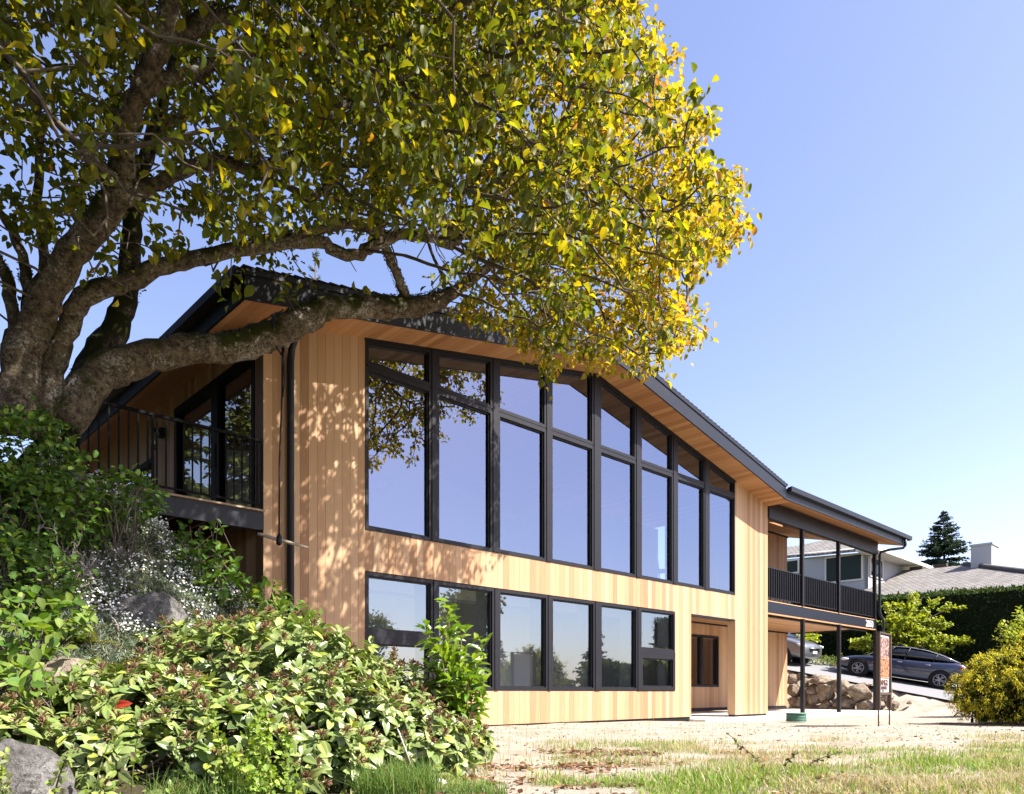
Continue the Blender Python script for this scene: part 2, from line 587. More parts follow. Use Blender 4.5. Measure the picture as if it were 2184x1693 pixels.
M['laurel'] = m_leaf('glossy_bright_leaf', 0.35, 0.28, 0.5, 1, (1.2, 1.35, .35))
M['soft'] = m_leaf('soft_green_leaf', 0.40, 0.55, 0.25, 1, (1.25, 1.3, .4))
M['needle'] = m_leaf('conifer_needle', 0.15, 0.7, 0.15, 0)
M['petal'] = m_leaf('white_petal', 0.3, 0.7, 0.1, 0, (1, 1, 1))
M['grass'] = m_leaf('grass_blade', 0.35, 0.6, 0.2, 0, (1.1, 1.15, .6))
M['dry'] = m_leaf('dry_leaf', 0.15, 0.75, 0.15, 1, (1.1, 1, .8))
M['rock'] = m_rock('grey_granite', (.07, .066, .06), (.16, .15, .14), (.27, .26, .24), 6)
M['rock_tan'] = m_rock('tan_fieldstone', (.13, .10, .07), (.235, .185, .14), (.36, .30, .235), 2.6)
M['asphalt'] = m_plain('worn_asphalt', (.20, .20, .205), 0.9, 0.2, var=0.2, scale=14)
M['white'] = m_plain('white_paint', (.78, .78, .76), 0.5, 0.3, var=0.02)
M['steel_brown'] = m_plain('weathered_brown_steel', (.075, .05, .038), 0.7, 0.3, var=0.3, scale=18)

# ------------------------------------------------------------------ terrain
CTRL = np.array([
    (-4.6, 7.0, 2.2), (-6.2, 7.2, 2.5), (-5.4, 8.6, 2.3), (-4.1, 8.3, 1.85), (-3.5, 7.7, 1.45), (-2.95, 7.3, .95), (-2.5, 7.3, .55), (-2.0, 7.2, .0),
    (-1.2, 7.0, -.45), (-3.4, 6.2, .72), (-2.9, 5.3, .08), (-2.7, 4.2, -.30), (-1.8, 4.4, -.50), (-1.0, 5.5, -.54), (-2.2, 5.9, .0),
    (-4.7, 5.4, 1.0), (-4.1, 4.3, .25), (-3.2, 3.2, -.45), (-6.5, 5.0, 1.2), (-7, 3.5, .2),
    (-1.7, 8.6, -.2), (-3.0, 9.6, .1), (-2.4, 9.0, .0), (-1.5, 10.2, -.5), (0, 12, -.6), (0, 7, -.6), (0, 4, -.6), (0.5, 9, -.6), (-4.6, 10.2, 1.2), (-5, 12, .6),
    (-8, 8, 2.6), (-9, 12, 2.2), (-9, 4, .8), (3, 12, -.6), (3, 6, -.6), (-4, 1, -.6), (0, 1, -.6), (3, 1, -.6), (-9, 0, -.4), (-4, 15, -.3), (-9, 16, 1.2), (2, 16, -.6)], float)


def _tps(r2):
    return np.where(r2 > 1e-9, 0.5 * r2 * np.log(np.maximum(r2, 1e-9)), 0)


_c = CTRL[:, :2]; _n = len(CTRL)
_K = _tps(((_c[:, None] - _c[None]) ** 2).sum(-1)) + np.eye(_n) * 0.02
_P = np.hstack([np.ones((_n, 1)), _c])
_A = np.block([[_K, _P], [_P.T, np.zeros((3, 3))]])
_w = np.linalg.solve(_A, np.concatenate([CTRL[:, 2] + .6, np.zeros(3)]))


def ground(x, y):
    x = np.asarray(x, float); y = np.asarray(y, float)
    sh = x.shape
    q = np.stack([x.ravel(), y.ravel()], -1)
    off = np.zeros(len(q))
    for a in range(0, len(q), 20000):
        qq = q[a:a + 20000]
        off[a:a + 20000] = _tps(((qq[:, None] - _c[None]) ** 2).sum(-1)) @ _w[:_n] + np.hstack([np.ones((len(qq), 1)), qq]) @ _w[_n:]
    off = np.clip(off, 0, 2.7) * (1 - sstep(1.2, 2.4, q[:, 0])) * (1 - sstep(13, 17, q[:, 1])) * (1 - sstep(12, 20, -q[:, 0])) * sstep(-3, 2, q[:, 1])
    off = off.reshape(sh)
    X, Y = to_house(x, y)
    base = np.full(sh, -.6) - 1.0 * sstep(0, 1, (3.4 - y) / 3.4) - 1.6 * sstep(4, 40, -y)
    base = base + 0.05 * (fbm(x * .8, y * .8, 3) - .5)
    base = base - .10 * sstep(5, 13, X) * sstep(-6, -1, Y) * (1 - sstep(24, 26, X)) - .06 * sstep(10.0, 10.6, X) * sstep(-.9, -.4, Y) * (1 - sstep(22.1, 22.6, X))
    # driveway hillside beyond the right end of the house
    pl = .64 - .0942 * (x - 13.99) + .191 * (y - 30.0)
    pl = np.clip(pl, -.6, 4.0)
    k = sstep(22.95, 23.75, X) * sstep(-9, -3, Y)
    k = np.maximum(k, sstep(9, 13, Y) * sstep(2, 10, X))
    base = base * (1 - k) + np.maximum(pl, base) * k
    # let the ground away from the site fall gently (the road side behind the camera)
    return base + off


def cover_mask(x, y):
    """1 = grass, 0 = bare sandy earth"""
    n = fbm(x * .55 + 3, y * .75, 21, 4)
    edge = 9.4 + 0.25 * np.clip(x - 2, 0, 6) + 3.4 * (n - .5)
    m = sstep(0.0, 2.6, edge - y) * sstep(-.3, 2.6, x + 1.6 * (n - .5))
    p = sstep(.44, .60, fbm(x * 1.7, y * 2.6, 5, 4))
    m = m * np.clip(p + .45 * sstep(2.0, 4.5, x) * sstep(8.5, 6.0, y), 0, 1)
    near = sstep(5.6, 4.6, y) * sstep(.42, .55, fbm(x * 1.9, y * 1.9, 8, 2))
    m = np.maximum(m, near * sstep(-2, -.6, x))
    return np.clip(m, 0, 1)


def terrain():
    a = np.linspace(-1, 1, 281)
    gx = 1.5 + np.sinh(a * 6.2) / np.sinh(6.2) * 900
    gx = np.sort(np.concatenate([gx, np.linspace(-7, 9, 121)]))
    b = np.linspace(-1, 1, 261)
    gy = 9 + np.sinh(b * 6.2) / np.sinh(6.2) * 900
    gy = np.sort(np.concatenate([gy, np.linspace(2, 14, 101)]))
    X, Y = np.meshgrid(gx, gy)
    Z = ground(X, Y)
    V = np.stack([X, Y, Z], -1).reshape(-1, 3)
    w, h = len(gx), len(gy)
    i = np.arange(w * h).reshape(h, w)
    Fq = np.stack([i[:-1, :-1], i[:-1, 1:], i[1:, 1:], i[1:, :-1]], -1).reshape(-1, 4)
    g = cover_mask(X, Y).reshape(-1)
    soil = np.maximum(sstep(-.5, .0, Z) * (1 - sstep(-1, 1, X)), (1 - sstep(-.75, -.35, X + .12 * (fbm(X * 4, Y * 4, 9) - .5))) * (1 - sstep(6.8, 7.6, Y))).reshape(-1)
    Xh, Yh = to_house(X, Y)
    verge = np.maximum(sstep(28.5, 30, Xh) * sstep(-6, -2, Yh), sstep(60, 90, np.hypot(X, Y))).reshape(-1)
    t = np.stack([g, soil, verge], -1)
    k = N('sandy_ground')
    at = k.n('Attribute'); at.attribute_name = 'tint'
    s = k.sep(at.outputs['Color'])
    co = k.coord()
    n1 = k.noise(co, 1.6, 8, 0.65); n2 = k.noise(co, 24, 6, 0.7); n3 = k.noise(co, 70, 4, 0.7)
    sand = k.ramp(n1, [(.3, (.27, .22, .165)), (.5, (.38, .325, .26)), (.7, (.46, .41, .345))])
    sand = k.mix(k.math('MULTIPLY', k.math('SUBTRACT', n2, .50, True), 4.5, True), sand, (.34, .26, .18))
    peb = k.math('MULTIPLY', k.math('SUBTRACT', n3, .62, True), 10.0, True)
    sand = k.mix(k.math('MULTIPLY', peb, 0.5), sand, (.22, .17, .12))
    turf = k.mix(n2, (.12, .135, .04), (.34, .27, .17))
    c = k.mix(k.math('MULTIPLY', s[0], 0.75), sand, turf)
    c = k.mix(s[1], c, k.mix(n2, (.035, .026, .018), (.10, .075, .05)))
    c = k.mix(s[2], c, k.mix(n2, (.03, .045, .012), (.09, .10, .03)))
    k.pbr(c, 0.95, 0.1, 0, k.bump(k.math('ADD', k.math('MULTIPLY', n2, 1.0), k.math('MULTIPLY', n3, .4)), 0.9, 0.035))
    o = np_mesh('ground', V, Fq, k.m, None, t)
    return tag(o, 'pale sandy yard with patchy dry grass in front of the cedar house', 'ground', kind='structure')


terrain()

# ------------------------------------------------------------------ the cedar house
RX, RS, RZ = 7.08, .198, 6.44                 # ridge position, pitch, height of the soffit at the facade


def soff(X): return RZ - RS * abs(X - RX)


house = empty('house', (O2[0], O2[1], 0), HANG, 'large modern cedar clad house with a black edged gable roof and a wall of windows', 'house')
ZB = -.58
mb = MB()


def panel(x0, x1, z0, z1=None, y0=0.0, y1=.22, target=None):
    t = target or mb
    if z1 is not None: return t.box(x0, x1, y0, y1, z0, z1)
    pts = [(x0, z0), (x1, z0), (x1, soff(x1))]
    if x0 < RX < x1: pts.append((RX, RZ))
    pts.append((x0, soff(x0)))
    t.prism(pts, y0, y1)


panel(0, 1.62, ZB)
panel(1.62, 12.57, 1.84, 2.46)
panel(1.62, 9.87, ZB, .02)
panel(9.87, 10.55, ZB, 1.84)
panel(12.57, 14.29, 1.82)
panel(12.58, 14.29, ZB, 1.82)
mb.build('facade_siding', M['cedar_x'], house)
mb = MB()
mb.box(0, 10.55, .03, .2, -.85, ZB); mb.box(12.6, 14.27, .03, .2, -.85, ZB)
mb.box(10.55, 12.58, .002, .22, 1.805, 1.838)
mb.build('base_flashing', M['black'], house)

# left side wall with sliding door and window
mb = MB()
D0, D1, DT = .25, 3.30, 4.757
mb.box(0, .2, .222, D0, ZB, 5.05)
mb.box(0, .2, D0, D1, DT, 5.05); mb.box(0, .2, D0, D1, ZB, 2.44)
mb.box(0, .2, D1, 4.3, ZB, 5.05); mb.box(0, .2, 4.3, 6.8, ZB, 2.9); mb.box(0, .2, 4.3, 6.8, 4.2, 5.05); mb.box(0, .2, 6.8, 9.5, ZB, 5.05)
mb.build('side_siding', M['cedar_y'], house)

# right hand walls, back wall
mb = MB()
mb.box(14.09, 14.29, .222, 3.1, 2.46, 5.05)
mb.box(21.3, 21.85, 3.3, 7.5, -.6, 5.6)
mb.box(0.2, 21.85, 9.5, 9.7, -.6, 4.9)
mb.build('rear_siding', M['cedar_y'], house)
mb = MB()
WX0, WX1, WZ0, WZ1 = 15.30, 17.0, .16, 1.80
mb.box(10.55, WX0, 3.1, 3.3, -.5, 2.2); mb.box(WX1, 21.85, 3.1, 3.3, -.5, 2.2)
mb.box(WX0, WX1, 3.1, 3.3, -.5, WZ0); mb.box(WX0, WX1, 3.1, 3.3, WZ1, 2.2)
mb.box(14.29, 21.85, 3.1, 3.3, 2.46, 5.78)
mb.build('porch_siding', M['cedar_x'], house)
mb = MB(); mb.box(10.55, 21.8, 3.12, 3.28, -.6, -.5)
mb.box(10.57, 21.86, 3.06, 3.098, 2.15, 2.197); mb.box(14.3, 21.86, 3.06, 3.098, 5.70, 5.76)
mb.build('porch_wall_trim', M['black'], house)

# windows -----------------------------------------------------------
UP = [(1.65, 2.85), (3.01, 4.20), (4.38, 5.57), (5.745, 6.96), (7.195, 8.372), (8.578, 9.763), (9.964, 11.10), (11.323, 12.527)]
LOW = [(1.65, 2.885), (3.01, 4.242), (4.388, 5.612), (5.757, 6.997), (7.211, 8.425), (8.569, 9.842)]
TR0, TR1 = 4.925, 5.03


def window(name, poly, glass, parent, w=.055, y0=-.012, y1=.10, py=.055):
    f = MB(); inn = f.ring(poly, w, y0, y1)
    inn2 = f.ring([tuple(p) for p in inn], .022, y0 + .03, y1 - .005)
    o = f.build(name, M['black'], parent)
    g = MB(); n = len(inn)
    g.add([(p[0], py, p[1]) for p in inn], [tuple(range(n))])
    g.build('pane', glass, o, keep=True)
    return o


for i, (a, b) in enumerate(UP):
    a0, b0 = a - .03, b + .03
    window('window', [(a0, 2.462), (b0, 2.462), (b0, TR0 + .02), (a0, TR0 + .02)], M['glass'], house)
    window('transom_window', [(a0, TR0 + .052), (b0, TR0 + .052), (b0, soff(b0) - .012), (a0, soff(a0) - .012)], M['glass'], house)
edges = [1.62] + [v for ab in UP for v in ab] + [12.57]
for i in range(7):
    l, r = UP[i][1] + .031, UP[i + 1][0] - .031
    zt = min(soff(l), soff(r)) - .005
    mb = MB(); mb.box(l, r, -.026, .12, 2.47, zt); mb.build('mullion', M['black'], house)
mb = MB(); mb.prism([(1.655, TR0 + .021), (12.53, TR0 + .021), (12.53, TR0 + .051), (1.655, TR0 + .051)], -.006, .09); mb.build('transom_bar', M['black'], house)
for x0, x1 in ((1.60, RX), (RX, 12.59)):
    mb = MB(); mb.prism([(x0, soff(x0) - .013), (x1, soff(x1) - .013), (x1, soff(x1) - .001), (x0, soff(x0) - .001)], -.03, .1); mb.build('head_trim', M['black'], house)
for i, (a, b) in enumerate(LOW):
    a0, b0 = a - .03, b + .03
    if i in (0, 5):
        window('awning_window', [(a0, .03), (b0, .03), (b0, .83), (a0, .83)], M['glass_low'], house, .09, -.018)
        window('window', [(a0, .90), (b0, .90), (b0, 1.825), (a0, 1.825)], M['glass_low'], house)
    else:
        window('window', [(a0, .03), (b0, .03), (b0, 1.825), (a0, 1.825)], M['glass_low'], house)
for i in range(5):
    l, r = LOW[i][1] + .031, LOW[i + 1][0] - .031
    mb = MB(); mb.box(l, r, -.026, .12, .031, 1.82); mb.build('mullion', M['black'], house)
for i in (0, 5):
    mb = MB(); mb.box(LOW[i][0] - .03, LOW[i][1] + .03, -.02, .1, .831, .899); mb.build('window_rail', M['black'], house)

window('porch_window', [(WX0, WZ0), (15.98, WZ0), (15.98, WZ1), (WX0, WZ1)], M['glass_dark'], house, .06, 3.08, 3.2, 3.15)
window('porch_window', [(15.985, WZ0), (WX1, WZ0), (WX1, WZ1), (15.985, WZ1)], M['glass_dark'], house, .06, 3.07, 3.19, 3.14)


def side_window(name, y0, y1, z0, z1, glass, w=.08):
    o = MB()
    for (a, b, c, d) in ((y0, y1, z0, z0 + w), (y0, y1, z1 - w, z1), (y0, y0 + w, z0 + w, z1 - w), (y1 - w, y1, z0 + w, z1 - w)):
        o.box(-.015, .12, a, b, c, d)
    o = o.build(name, M['rail'], house)
    g = MB(); g.add([(.05, y0 + w, z0 + w), (.05, y1 - w, z0 + w), (.05, y1 - w, z1 - w), (.05, y0 + w, z1 - w)], [(3, 2, 1, 0)])
    g.build('pane', glass, o, keep=True)
    return o


d = side_window('sliding_door', .25, 1.62, 2.46, DT, M['glass_dark'], .10)
h = MB(); h.box(-.06, -.02, 1.54, 1.57, 3.4, 3.75); h.build('handle', M['black'], d)
side_window('sliding_door', 1.63, 3.30, 2.46, DT, M['glass_dark'], .12)
side_window('side_window', 4.3, 6.8, 2.9, 4.2, M['glass_dark'], .09)
lm = MB(); lm.box(-.10, -.005, 3.72, 3.86, 4.40, 4.55); lm.box(-.20, -.10, 3.75, 3.83, 4.48, 4.52)
lm = lm.build('wall_lamp', M['black'], house)
g = MB(); g.lathe([(.05, 0), (.055, .28), (.03, .30)], 12, (-.17, 3.79, 4.16)); g.build('lamp_glass', M['glass_dark'], lm)

# roof: soffit, slab, fascia ----------------------------------------
FY = -.60                                     # front overhang
XA, XB = -.54, 14.06                          # eaves
ZL = soff(XA); ZR_ = soff(XB)
mb = MB()
for x0, x1 in ((XA, RX), (RX, 14.29)):
    mb.add([(x0, FY + .012, soff(x0)), (x1, FY + .012, soff(x1)), (x1, 9.6, soff(x1)), (x0, 9.6, soff(x0)),
            (x0, FY + .012, soff(x0) + .08), (x1, FY + .012, soff(x1) + .08), (x1, 9.6, soff(x1) + .08), (x0, 9.6, soff(x0) + .08)],
           [(0, 1, 2, 3), (4, 7, 6, 5), (0, 4, 5, 1), (1, 5, 6, 2), (2, 6, 7, 3), (3, 7, 4, 0)])
mb.build('soffit', M['soffit_y'], house)
mb = MB()
for x0, x1 in ((XA - .02, RX), (RX, XB + .1)):
    z0, z1 = soff(x0) + .40, soff(x1) + .40
    nn = 44
    lx = [x0 + (x1 - x0) * t / nn for t in range(nn + 1)]
    for q in range(nn):                       # shingle courses step down the slope
        a, b = lx[q], lx[q + 1]
        hi = .022
        za, zb = soff(a) + .405, soff(b) + .405
        if a < RX - .01: vs = [(a, za + hi), (b, zb)]
        else: vs = [(a, za), (b, zb + hi)]
        mb.prism([(a, za - .03), (b, zb - .03), (b, vs[1][1]), (a, vs[0][1])], FY - .03, 9.7)
mb.build('roof', M['roof'], house)
mb = MB()
for x0, x1 in ((XA, RX), (RX, XB)):
    mb.prism([(x0, soff(x0) - .005), (x1, soff(x1) - .005), (x1, soff(x1) + .295), (x0, soff(x0) + .295)], FY - .025, FY + .01)
    mb.prism([(x0, soff(x0) + .30), (x1, soff(x1) + .30), (x1, soff(x1) + .372), (x0, soff(x0) + .372)], FY - .045, FY + .01)
mb.build('fascia', M['fascia'], house)
mb = MB(); mb.box(XA - .02, XA + .015, FY + .012, 9.6, ZL - .005, ZL + .36); mb.build('eave_board', M['rail'], house)
mb = MB(); mb.prism([(XA - .14, ZL + .25), (XA - .022, ZL + .22), (XA - .022, ZL + .37), (XA - .14, ZL + .37)], FY - .02, 9.6)
mb.build('gutter', M['rail'], house)
# attic infill between soffit and roof so no light leaks
mb = MB()
for x0, x1 in ((XA + .02, RX), (RX, XB - .02)):
    mb.prism([(x0, soff(x0) + .09), (x1, soff(x1) + .09), (x1, soff(x1) + .36), (x0, soff(x0) + .36)], FY + .02, 9.5)
mb.build('roof_deck', M['fascia'], house)

# canopy over the right hand balcony --------------------------------
CXR = 23.0; CS = .22; CZ = 5.05


def can(Y): return CZ + CS * (Y - FY)


SK = (18.85, 19.95, 1.70, 2.30)                  # roof light opening
mb = MB(); mr = MB()
for (a, b, c, dd) in ((14.0, SK[0], FY + .01, 3.7), (SK[1], CXR, FY + .01, 3.7), (SK[0], SK[1], FY + .01, SK[2]), (SK[0], SK[1], SK[3], 3.7)):
    mb.add([(a, c, can(c)), (b, c, can(c)), (b, dd, can(dd)), (a, dd, can(dd)), (a, c, can(c) + .05), (b, c, can(c) + .05), (b, dd, can(dd) + .05), (a, dd, can(dd) + .05)],
           [(0, 1, 2, 3), (4, 7, 6, 5), (0, 4, 5, 1), (1, 5, 6, 2), (2, 6, 7, 3), (3, 7, 4, 0)])
    mr.add([(a, c, can(c) + .052), (b, c, can(c) + .052), (b, dd, can(dd) + .052), (a, dd, can(dd) + .052), (a, c, can(c) + .30), (b, c, can(c) + .30), (b, dd, can(dd) + .30), (a, dd, can(dd) + .30)],
           [(0, 1, 2, 3), (4, 7, 6, 5), (0, 4, 5, 1), (1, 5, 6, 2), (2, 6, 7, 3), (3, 7, 4, 0)])
mb.build('canopy_soffit', M['soffit_x'], house)
mr.build('canopy_roof', M['roof'], house)
mb = MB()
mb.box(XB + .002, CXR + .02, FY - .025, FY + .008, CZ - .005, CZ + .27)
mb.add([(CXR + .002, FY, CZ - .005), (CXR + .03, FY, CZ - .005), (CXR + .03, 3.7, can(3.7) - .005), (CXR + .002, 3.7, can(3.7) - .005),
        (CXR + .002, FY, CZ + .3), (CXR + .03, FY, CZ + .3), (CXR + .03, 3.7, can(3.7) + .3), (CXR + .002, 3.7, can(3.7) + .3)],
       [(0, 3, 2, 1), (4, 5, 6, 7), (0, 1, 5, 4), (1, 2, 6, 5), (2, 3, 7, 6), (3, 0, 4, 7)])
mb.build('canopy_fascia', M['fascia'], house)
mb = MB(); mb.prism([(FY - .145, CZ + .205), (FY - .028, CZ + .19), (FY - .028, CZ + .31), (FY - .155, CZ + .33)], 14.13, CXR + .22, 'X')
mb.build('gutter', M['fascia'], house)
mb = MB(); mb.box(14.291, 22.03, -.05, .10, 4.70, 5.13); mb.build('canopy_beam', M['fascia'], house)
# skylight frame with glass
mb = MB(); mb.box(SK[0] - .06, SK[1] + .06, SK[2] - .06, SK[2], can(SK[2]) + .30, can(SK[3]) + .42); mb.box(SK[0] - .06, SK[1] + .06, SK[3], SK[3] + .06, can(SK[2]) + .30, can(SK[3]) + .42)
mb.build('skylight_curb', M['black'], house)
mb = MB(); mb.box(14.7, 15.3, .9, 1.4, 5.72, 5.95); mb.build('roof_vent', M['white'], house)

# balcony -----------------------------------------------------------
BX = 22.10
mb = MB(); mb.box(14.29, BX, .101, 3.1, 2.20, 2.25); mb.box(.2 + 10.35, 14.29, .222, 3.1, 2.20, 2.25); mb.build('balcony_soffit', M['soffit_x'], house)
mb = MB(); mb.box(14.29, BX, .101, 3.1, 2.252, 2.44); mb.box(14.29, BX + .02, .02, .10, 2.463, 2.482); mb.build('balcony_floor', M['floor_wood'], house)
mb = MB(); mb.box(14.292, BX + .02, .03, .10, 2.155, 2.46); mb.box(BX, BX + .03, .102, 3.1, 2.155, 2.46); mb.build('balcony_fascia', M['fascia'], house)
mb = MB(); mb.box(14.292, BX, .032, .098, 2.118, 2.153); mb.build('balcony_trim', M['soffit_x'], house)
mb = MB(); mb.box(14.3, BX - .05, .30, .42, 2.10, 2.198); mb.build('balcony_beam', M['black'], house)
rail = MB()
PXS = [16.43, 18.97, 21.95]
seg = [(14.31, PXS[0] - .055), (PXS[0] + .055, PXS[1] - .055), (PXS[1] + .055, PXS[2] - .055)]
for a, b in seg:
    rail.box(a, b, .04, .09, 3.375, 3.405); rail.box(a, b, .05, .08, 2.565, 2.59)
    n = int((b - a) / .125)
    for q in range(n + 1):
        x = a + (b - a) * q / n
        rail.box(x - .009, x + .009, .028, .05, 2.59, 3.376)
        if q % 2 == 0: rail.box(x - .007, x + .007, .055, .075, 2.483, 2.566)
rail = rail.build('railing', M['black'], house)
p = MB()
for a, b in seg: p.box(a + .004, b - .004, .056, .074, 2.592, 3.374)
p.build('infill_panel', m_plain('matt_black_screen', (.006, .006, .009), 0.8, 0.1), rail)
er = MB(); er.box(BX - .06, BX - .02, .13, 3.05, 3.375, 3.405); er.box(BX - .05, BX - .03, .13, 3.05, 2.565, 2.59); er.box(BX - .048, BX - .032, .135, 3.045, 2.592, 3.374)
er.build('end_railing', M['black'], house)
for x in PXS:
    q = MB(); q.box(x - .05, x + .05, -.01, .09 + .0, 2.484, 4.699); q.build('balcony_post', M['black'], house)
    q = MB(); q.box(x - .05, x + .05, -.03, .07, -.634, 2.117); q.box(x - .08, x + .08, -.05, .09, -.634, -.62); q.build('porch_post', M['black'], house)

# house number
tx = bpy.data.curves.new('house_number', 'FONT'); tx.body = '2050'; tx.size = .31; tx.extrude = .006; tx.align_x = 'LEFT'; tx.space_character = 1.05
to = bpy.data.objects.new('house_number', tx); COL.objects.link(to)
dg = bpy.context.evaluated_depsgraph_get()
me = bpy.data.meshes.new_from_object(to.evaluated_get(dg)); COL.objects.unlink(to); bpy.data.objects.remove(to)
me.materials.clear()
no = link('house_number', me, M['white'], house)
no.location = (21.12, .014, 2.195); no.rotation_euler = (math.radians(90), 0, 0)

# downspouts
mb = MB(); mb.tube([(.30, -.50, 5.0), (.32, -.36, 4.92), (.37, -.10, 4.78), (.37, -.062, 4.6), (.37, -.062, -.6)], .05, 12); mb.build('downspout', M['fascia'], house)
mb = MB()
mb.tube([(22.75, FY - .08, 5.26), (22.75, FY - .08, 5.02), (22.73, FY - .02, 4.94), (22.3, -.35, 4.86), (22.08, -.12, 4.78), (22.06, -.09, 4.66), (22.06, -.09, 2.72),
         (22.10, -.12, 2.60), (22.20, -.16, 2.46), (22.22, -.17, 2.30), (22.21, -.16, 2.12), (22.10, -.08, 1.96), (22.06, -.09, 1.85), (22.06, -.09, -.45), (22.10, -.18, -.58)], .045, 12)
mb.build('downspout', M['fascia'], house)

# left deck ---------------------------------------------------------
DX = -2.25
mb = MB(); mb.box(DX, -.002, -.02, .06, 2.20, 2.445); mb.box(DX, DX + .06, .062, 6.5, 2.20, 2.445); mb.build('deck_fascia', M['fascia'], house)
mb = MB()
yy = -.06
while yy < 6.4:
    mb.box(DX - .01, -.003, yy, yy + .13, 2.448, 2.472); yy += .139
mb.build('deck_boards', m_plain('weathered_deck_board', (.30, .22, .15), 0.8, 0.2, var=.3, scale=12), house)
mb = MB()
for a in np.arange(DX + .3, -.1, .4): mb.box(a, a + .04, .062, 6.4, 2.22, 2.446)
mb.build('deck_joists', M['steel_brown'], house)
r = MB()
r.box(DX + .0, -.001, -.015, .025, 3.40, 3.435); r.box(DX, -.03, -.008, .018, 2.535, 2.56)
x = DX
while x < -.04:
    r.box(x, x + .018, -.004, .014, 2.56, 3.40); x += .108
for x in (DX, -1.44, -.70, -.03): r.box(x, x + .026, -.012, .022, 2.474, 3.40)
r.box(DX, DX + .04, .03, 6.4, 3.40, 3.435); r.box(DX + .01, DX + .03, .03, 6.4, 2.535, 2.56)
y = .14
while y < 6.4:
    r.box(DX + .01, DX + .028, y, y + .018, 2.56, 3.40); y += .108
r.build('deck_railing', M['rail'], house)
for y in (.2, 5.0):
    mb = MB(); mb.box(DX + .1, DX + .22, y, y + .12, -.4, 2.2); mb.build('deck_post', M['steel_brown'], house)

# interior: floors, walls, ceilings ---------------------------------
mb = MB(); mb.box(.2, 14.08, .23, 9.5, 2.26, 2.455); mb.build('upper_floor', M['floor_wood'], house)
mb = MB(); mb.box(.2, 10.5, .23, 9.5, -.6, -.5); mb.build('lower_floor', m_plain('pale_carpet', (.66, .64, .60), .95, .1), house)
mb = MB(); mb.box(.2, 10.5, .23, 9.5, 2.06, 2.259); mb.box(.2, 10.5, 1.6, 2.0, 1.82, 2.059); mb.build('lower_ceiling', M['white_wall'], house)
mb = MB()
mb.box(.2, 10.5, 3.4, 3.55, -.5, 2.05); mb.box(10.35, 10.54, .23, 9.4, -.5, 2.25); mb.box(6.2, 6.32, 2.0, 3.4, -.5, 2.05); mb.box(9.0, 9.12, 2.0, 3.4, -.5, 2.05)
for a, b in LOW:                              # white jamb returns inside the lower windows
    mb.box(b - .03, b + .08, .125, .42, .03, 1.82)
mb.prism([(.2, 2.456), (14.08, 2.456), (14.08, soff(14.08) - .02), (RX, RZ - .02), (.2, soff(.2) - .02)], 7.0, 7.12)
mb.box(11.2, 11.3, 3.4, 7.0, 2.456, 5.3); mb.box(11.3, 14.08, 3.4, 3.5, 2.456, 4.9)
mb.build('interior_walls', M['white_wall'], house)
BG = m_plain('pale_blue_grey_paint', (.45, .50, .56), .6, .3)
mb = MB(); mb.box(2.0, 2.35, 3.390, 3.399, 1.25, 1.42); mb.build('wall_register', BG, house)
for x in (6.6, 3.4):
    mb = MB(); mb.box(x, x + .9, 3.39, 3.399, -.499, 1.5); mb.build('interior_door', BG, house)

# porch slab in front and under the balcony
mb = MB(); mb.box(10.5, 22.25, -.42, 3.1, -.95, -.635)
o = mb.build('patio', M['concrete'])
o.location = (O2[0], O2[1], 0); o.rotation_euler = (0, 0, HANG)
tag(o, 'pale concrete patio slab under the balcony', 'patio', kind='structure')

# ------------------------------------------------------------------ foliage colour helpers
def tints(n, cols, wts, jit=.22):
    c = np.array(cols, float)[rng.choice(len(cols), n, p=np.array(wts) / sum(wts))]
    return np.clip(c * (1 + jit * (rng.random((n, 1)) - .5) * 2) * (1 + .12 * (rng.random((n, 3)) - .5)), 0.002, 1)


def rdir(n, up=0.0):
    v = rng.normal(size=(n, 3)); v[:, 2] += up
    return unit(v)


T_MAG = leaf_tmpl([0, .12, .4, .7, .92, 1.0], [.02, .22, .52, .5, .2, .02], 3, .30, .42)
T_VIB = leaf_tmpl([0, .07, .28, .55, .82, 1.0], [.03, .24, .52, .54, .32, .01], 7, .22, .12, True)
T_LAU = leaf_tmpl([0, .1, .35, .65, .88, 1.0], [.02, .18, .48, .42, .18, .01], 3, .22, .35)
T_SML = leaf_tmpl([0, .3, .7, 1.0], [.05, .5, .42, .02], 3, .15, .25)
T_NDL = leaf_tmpl([0, .5, 1.0], [.5, .5, .05], 2, .10, 0)
T_STR = leaf_tmpl([0, .35, .7, 1.0], [.5, .45, .35, .08], 2, .55, 0)

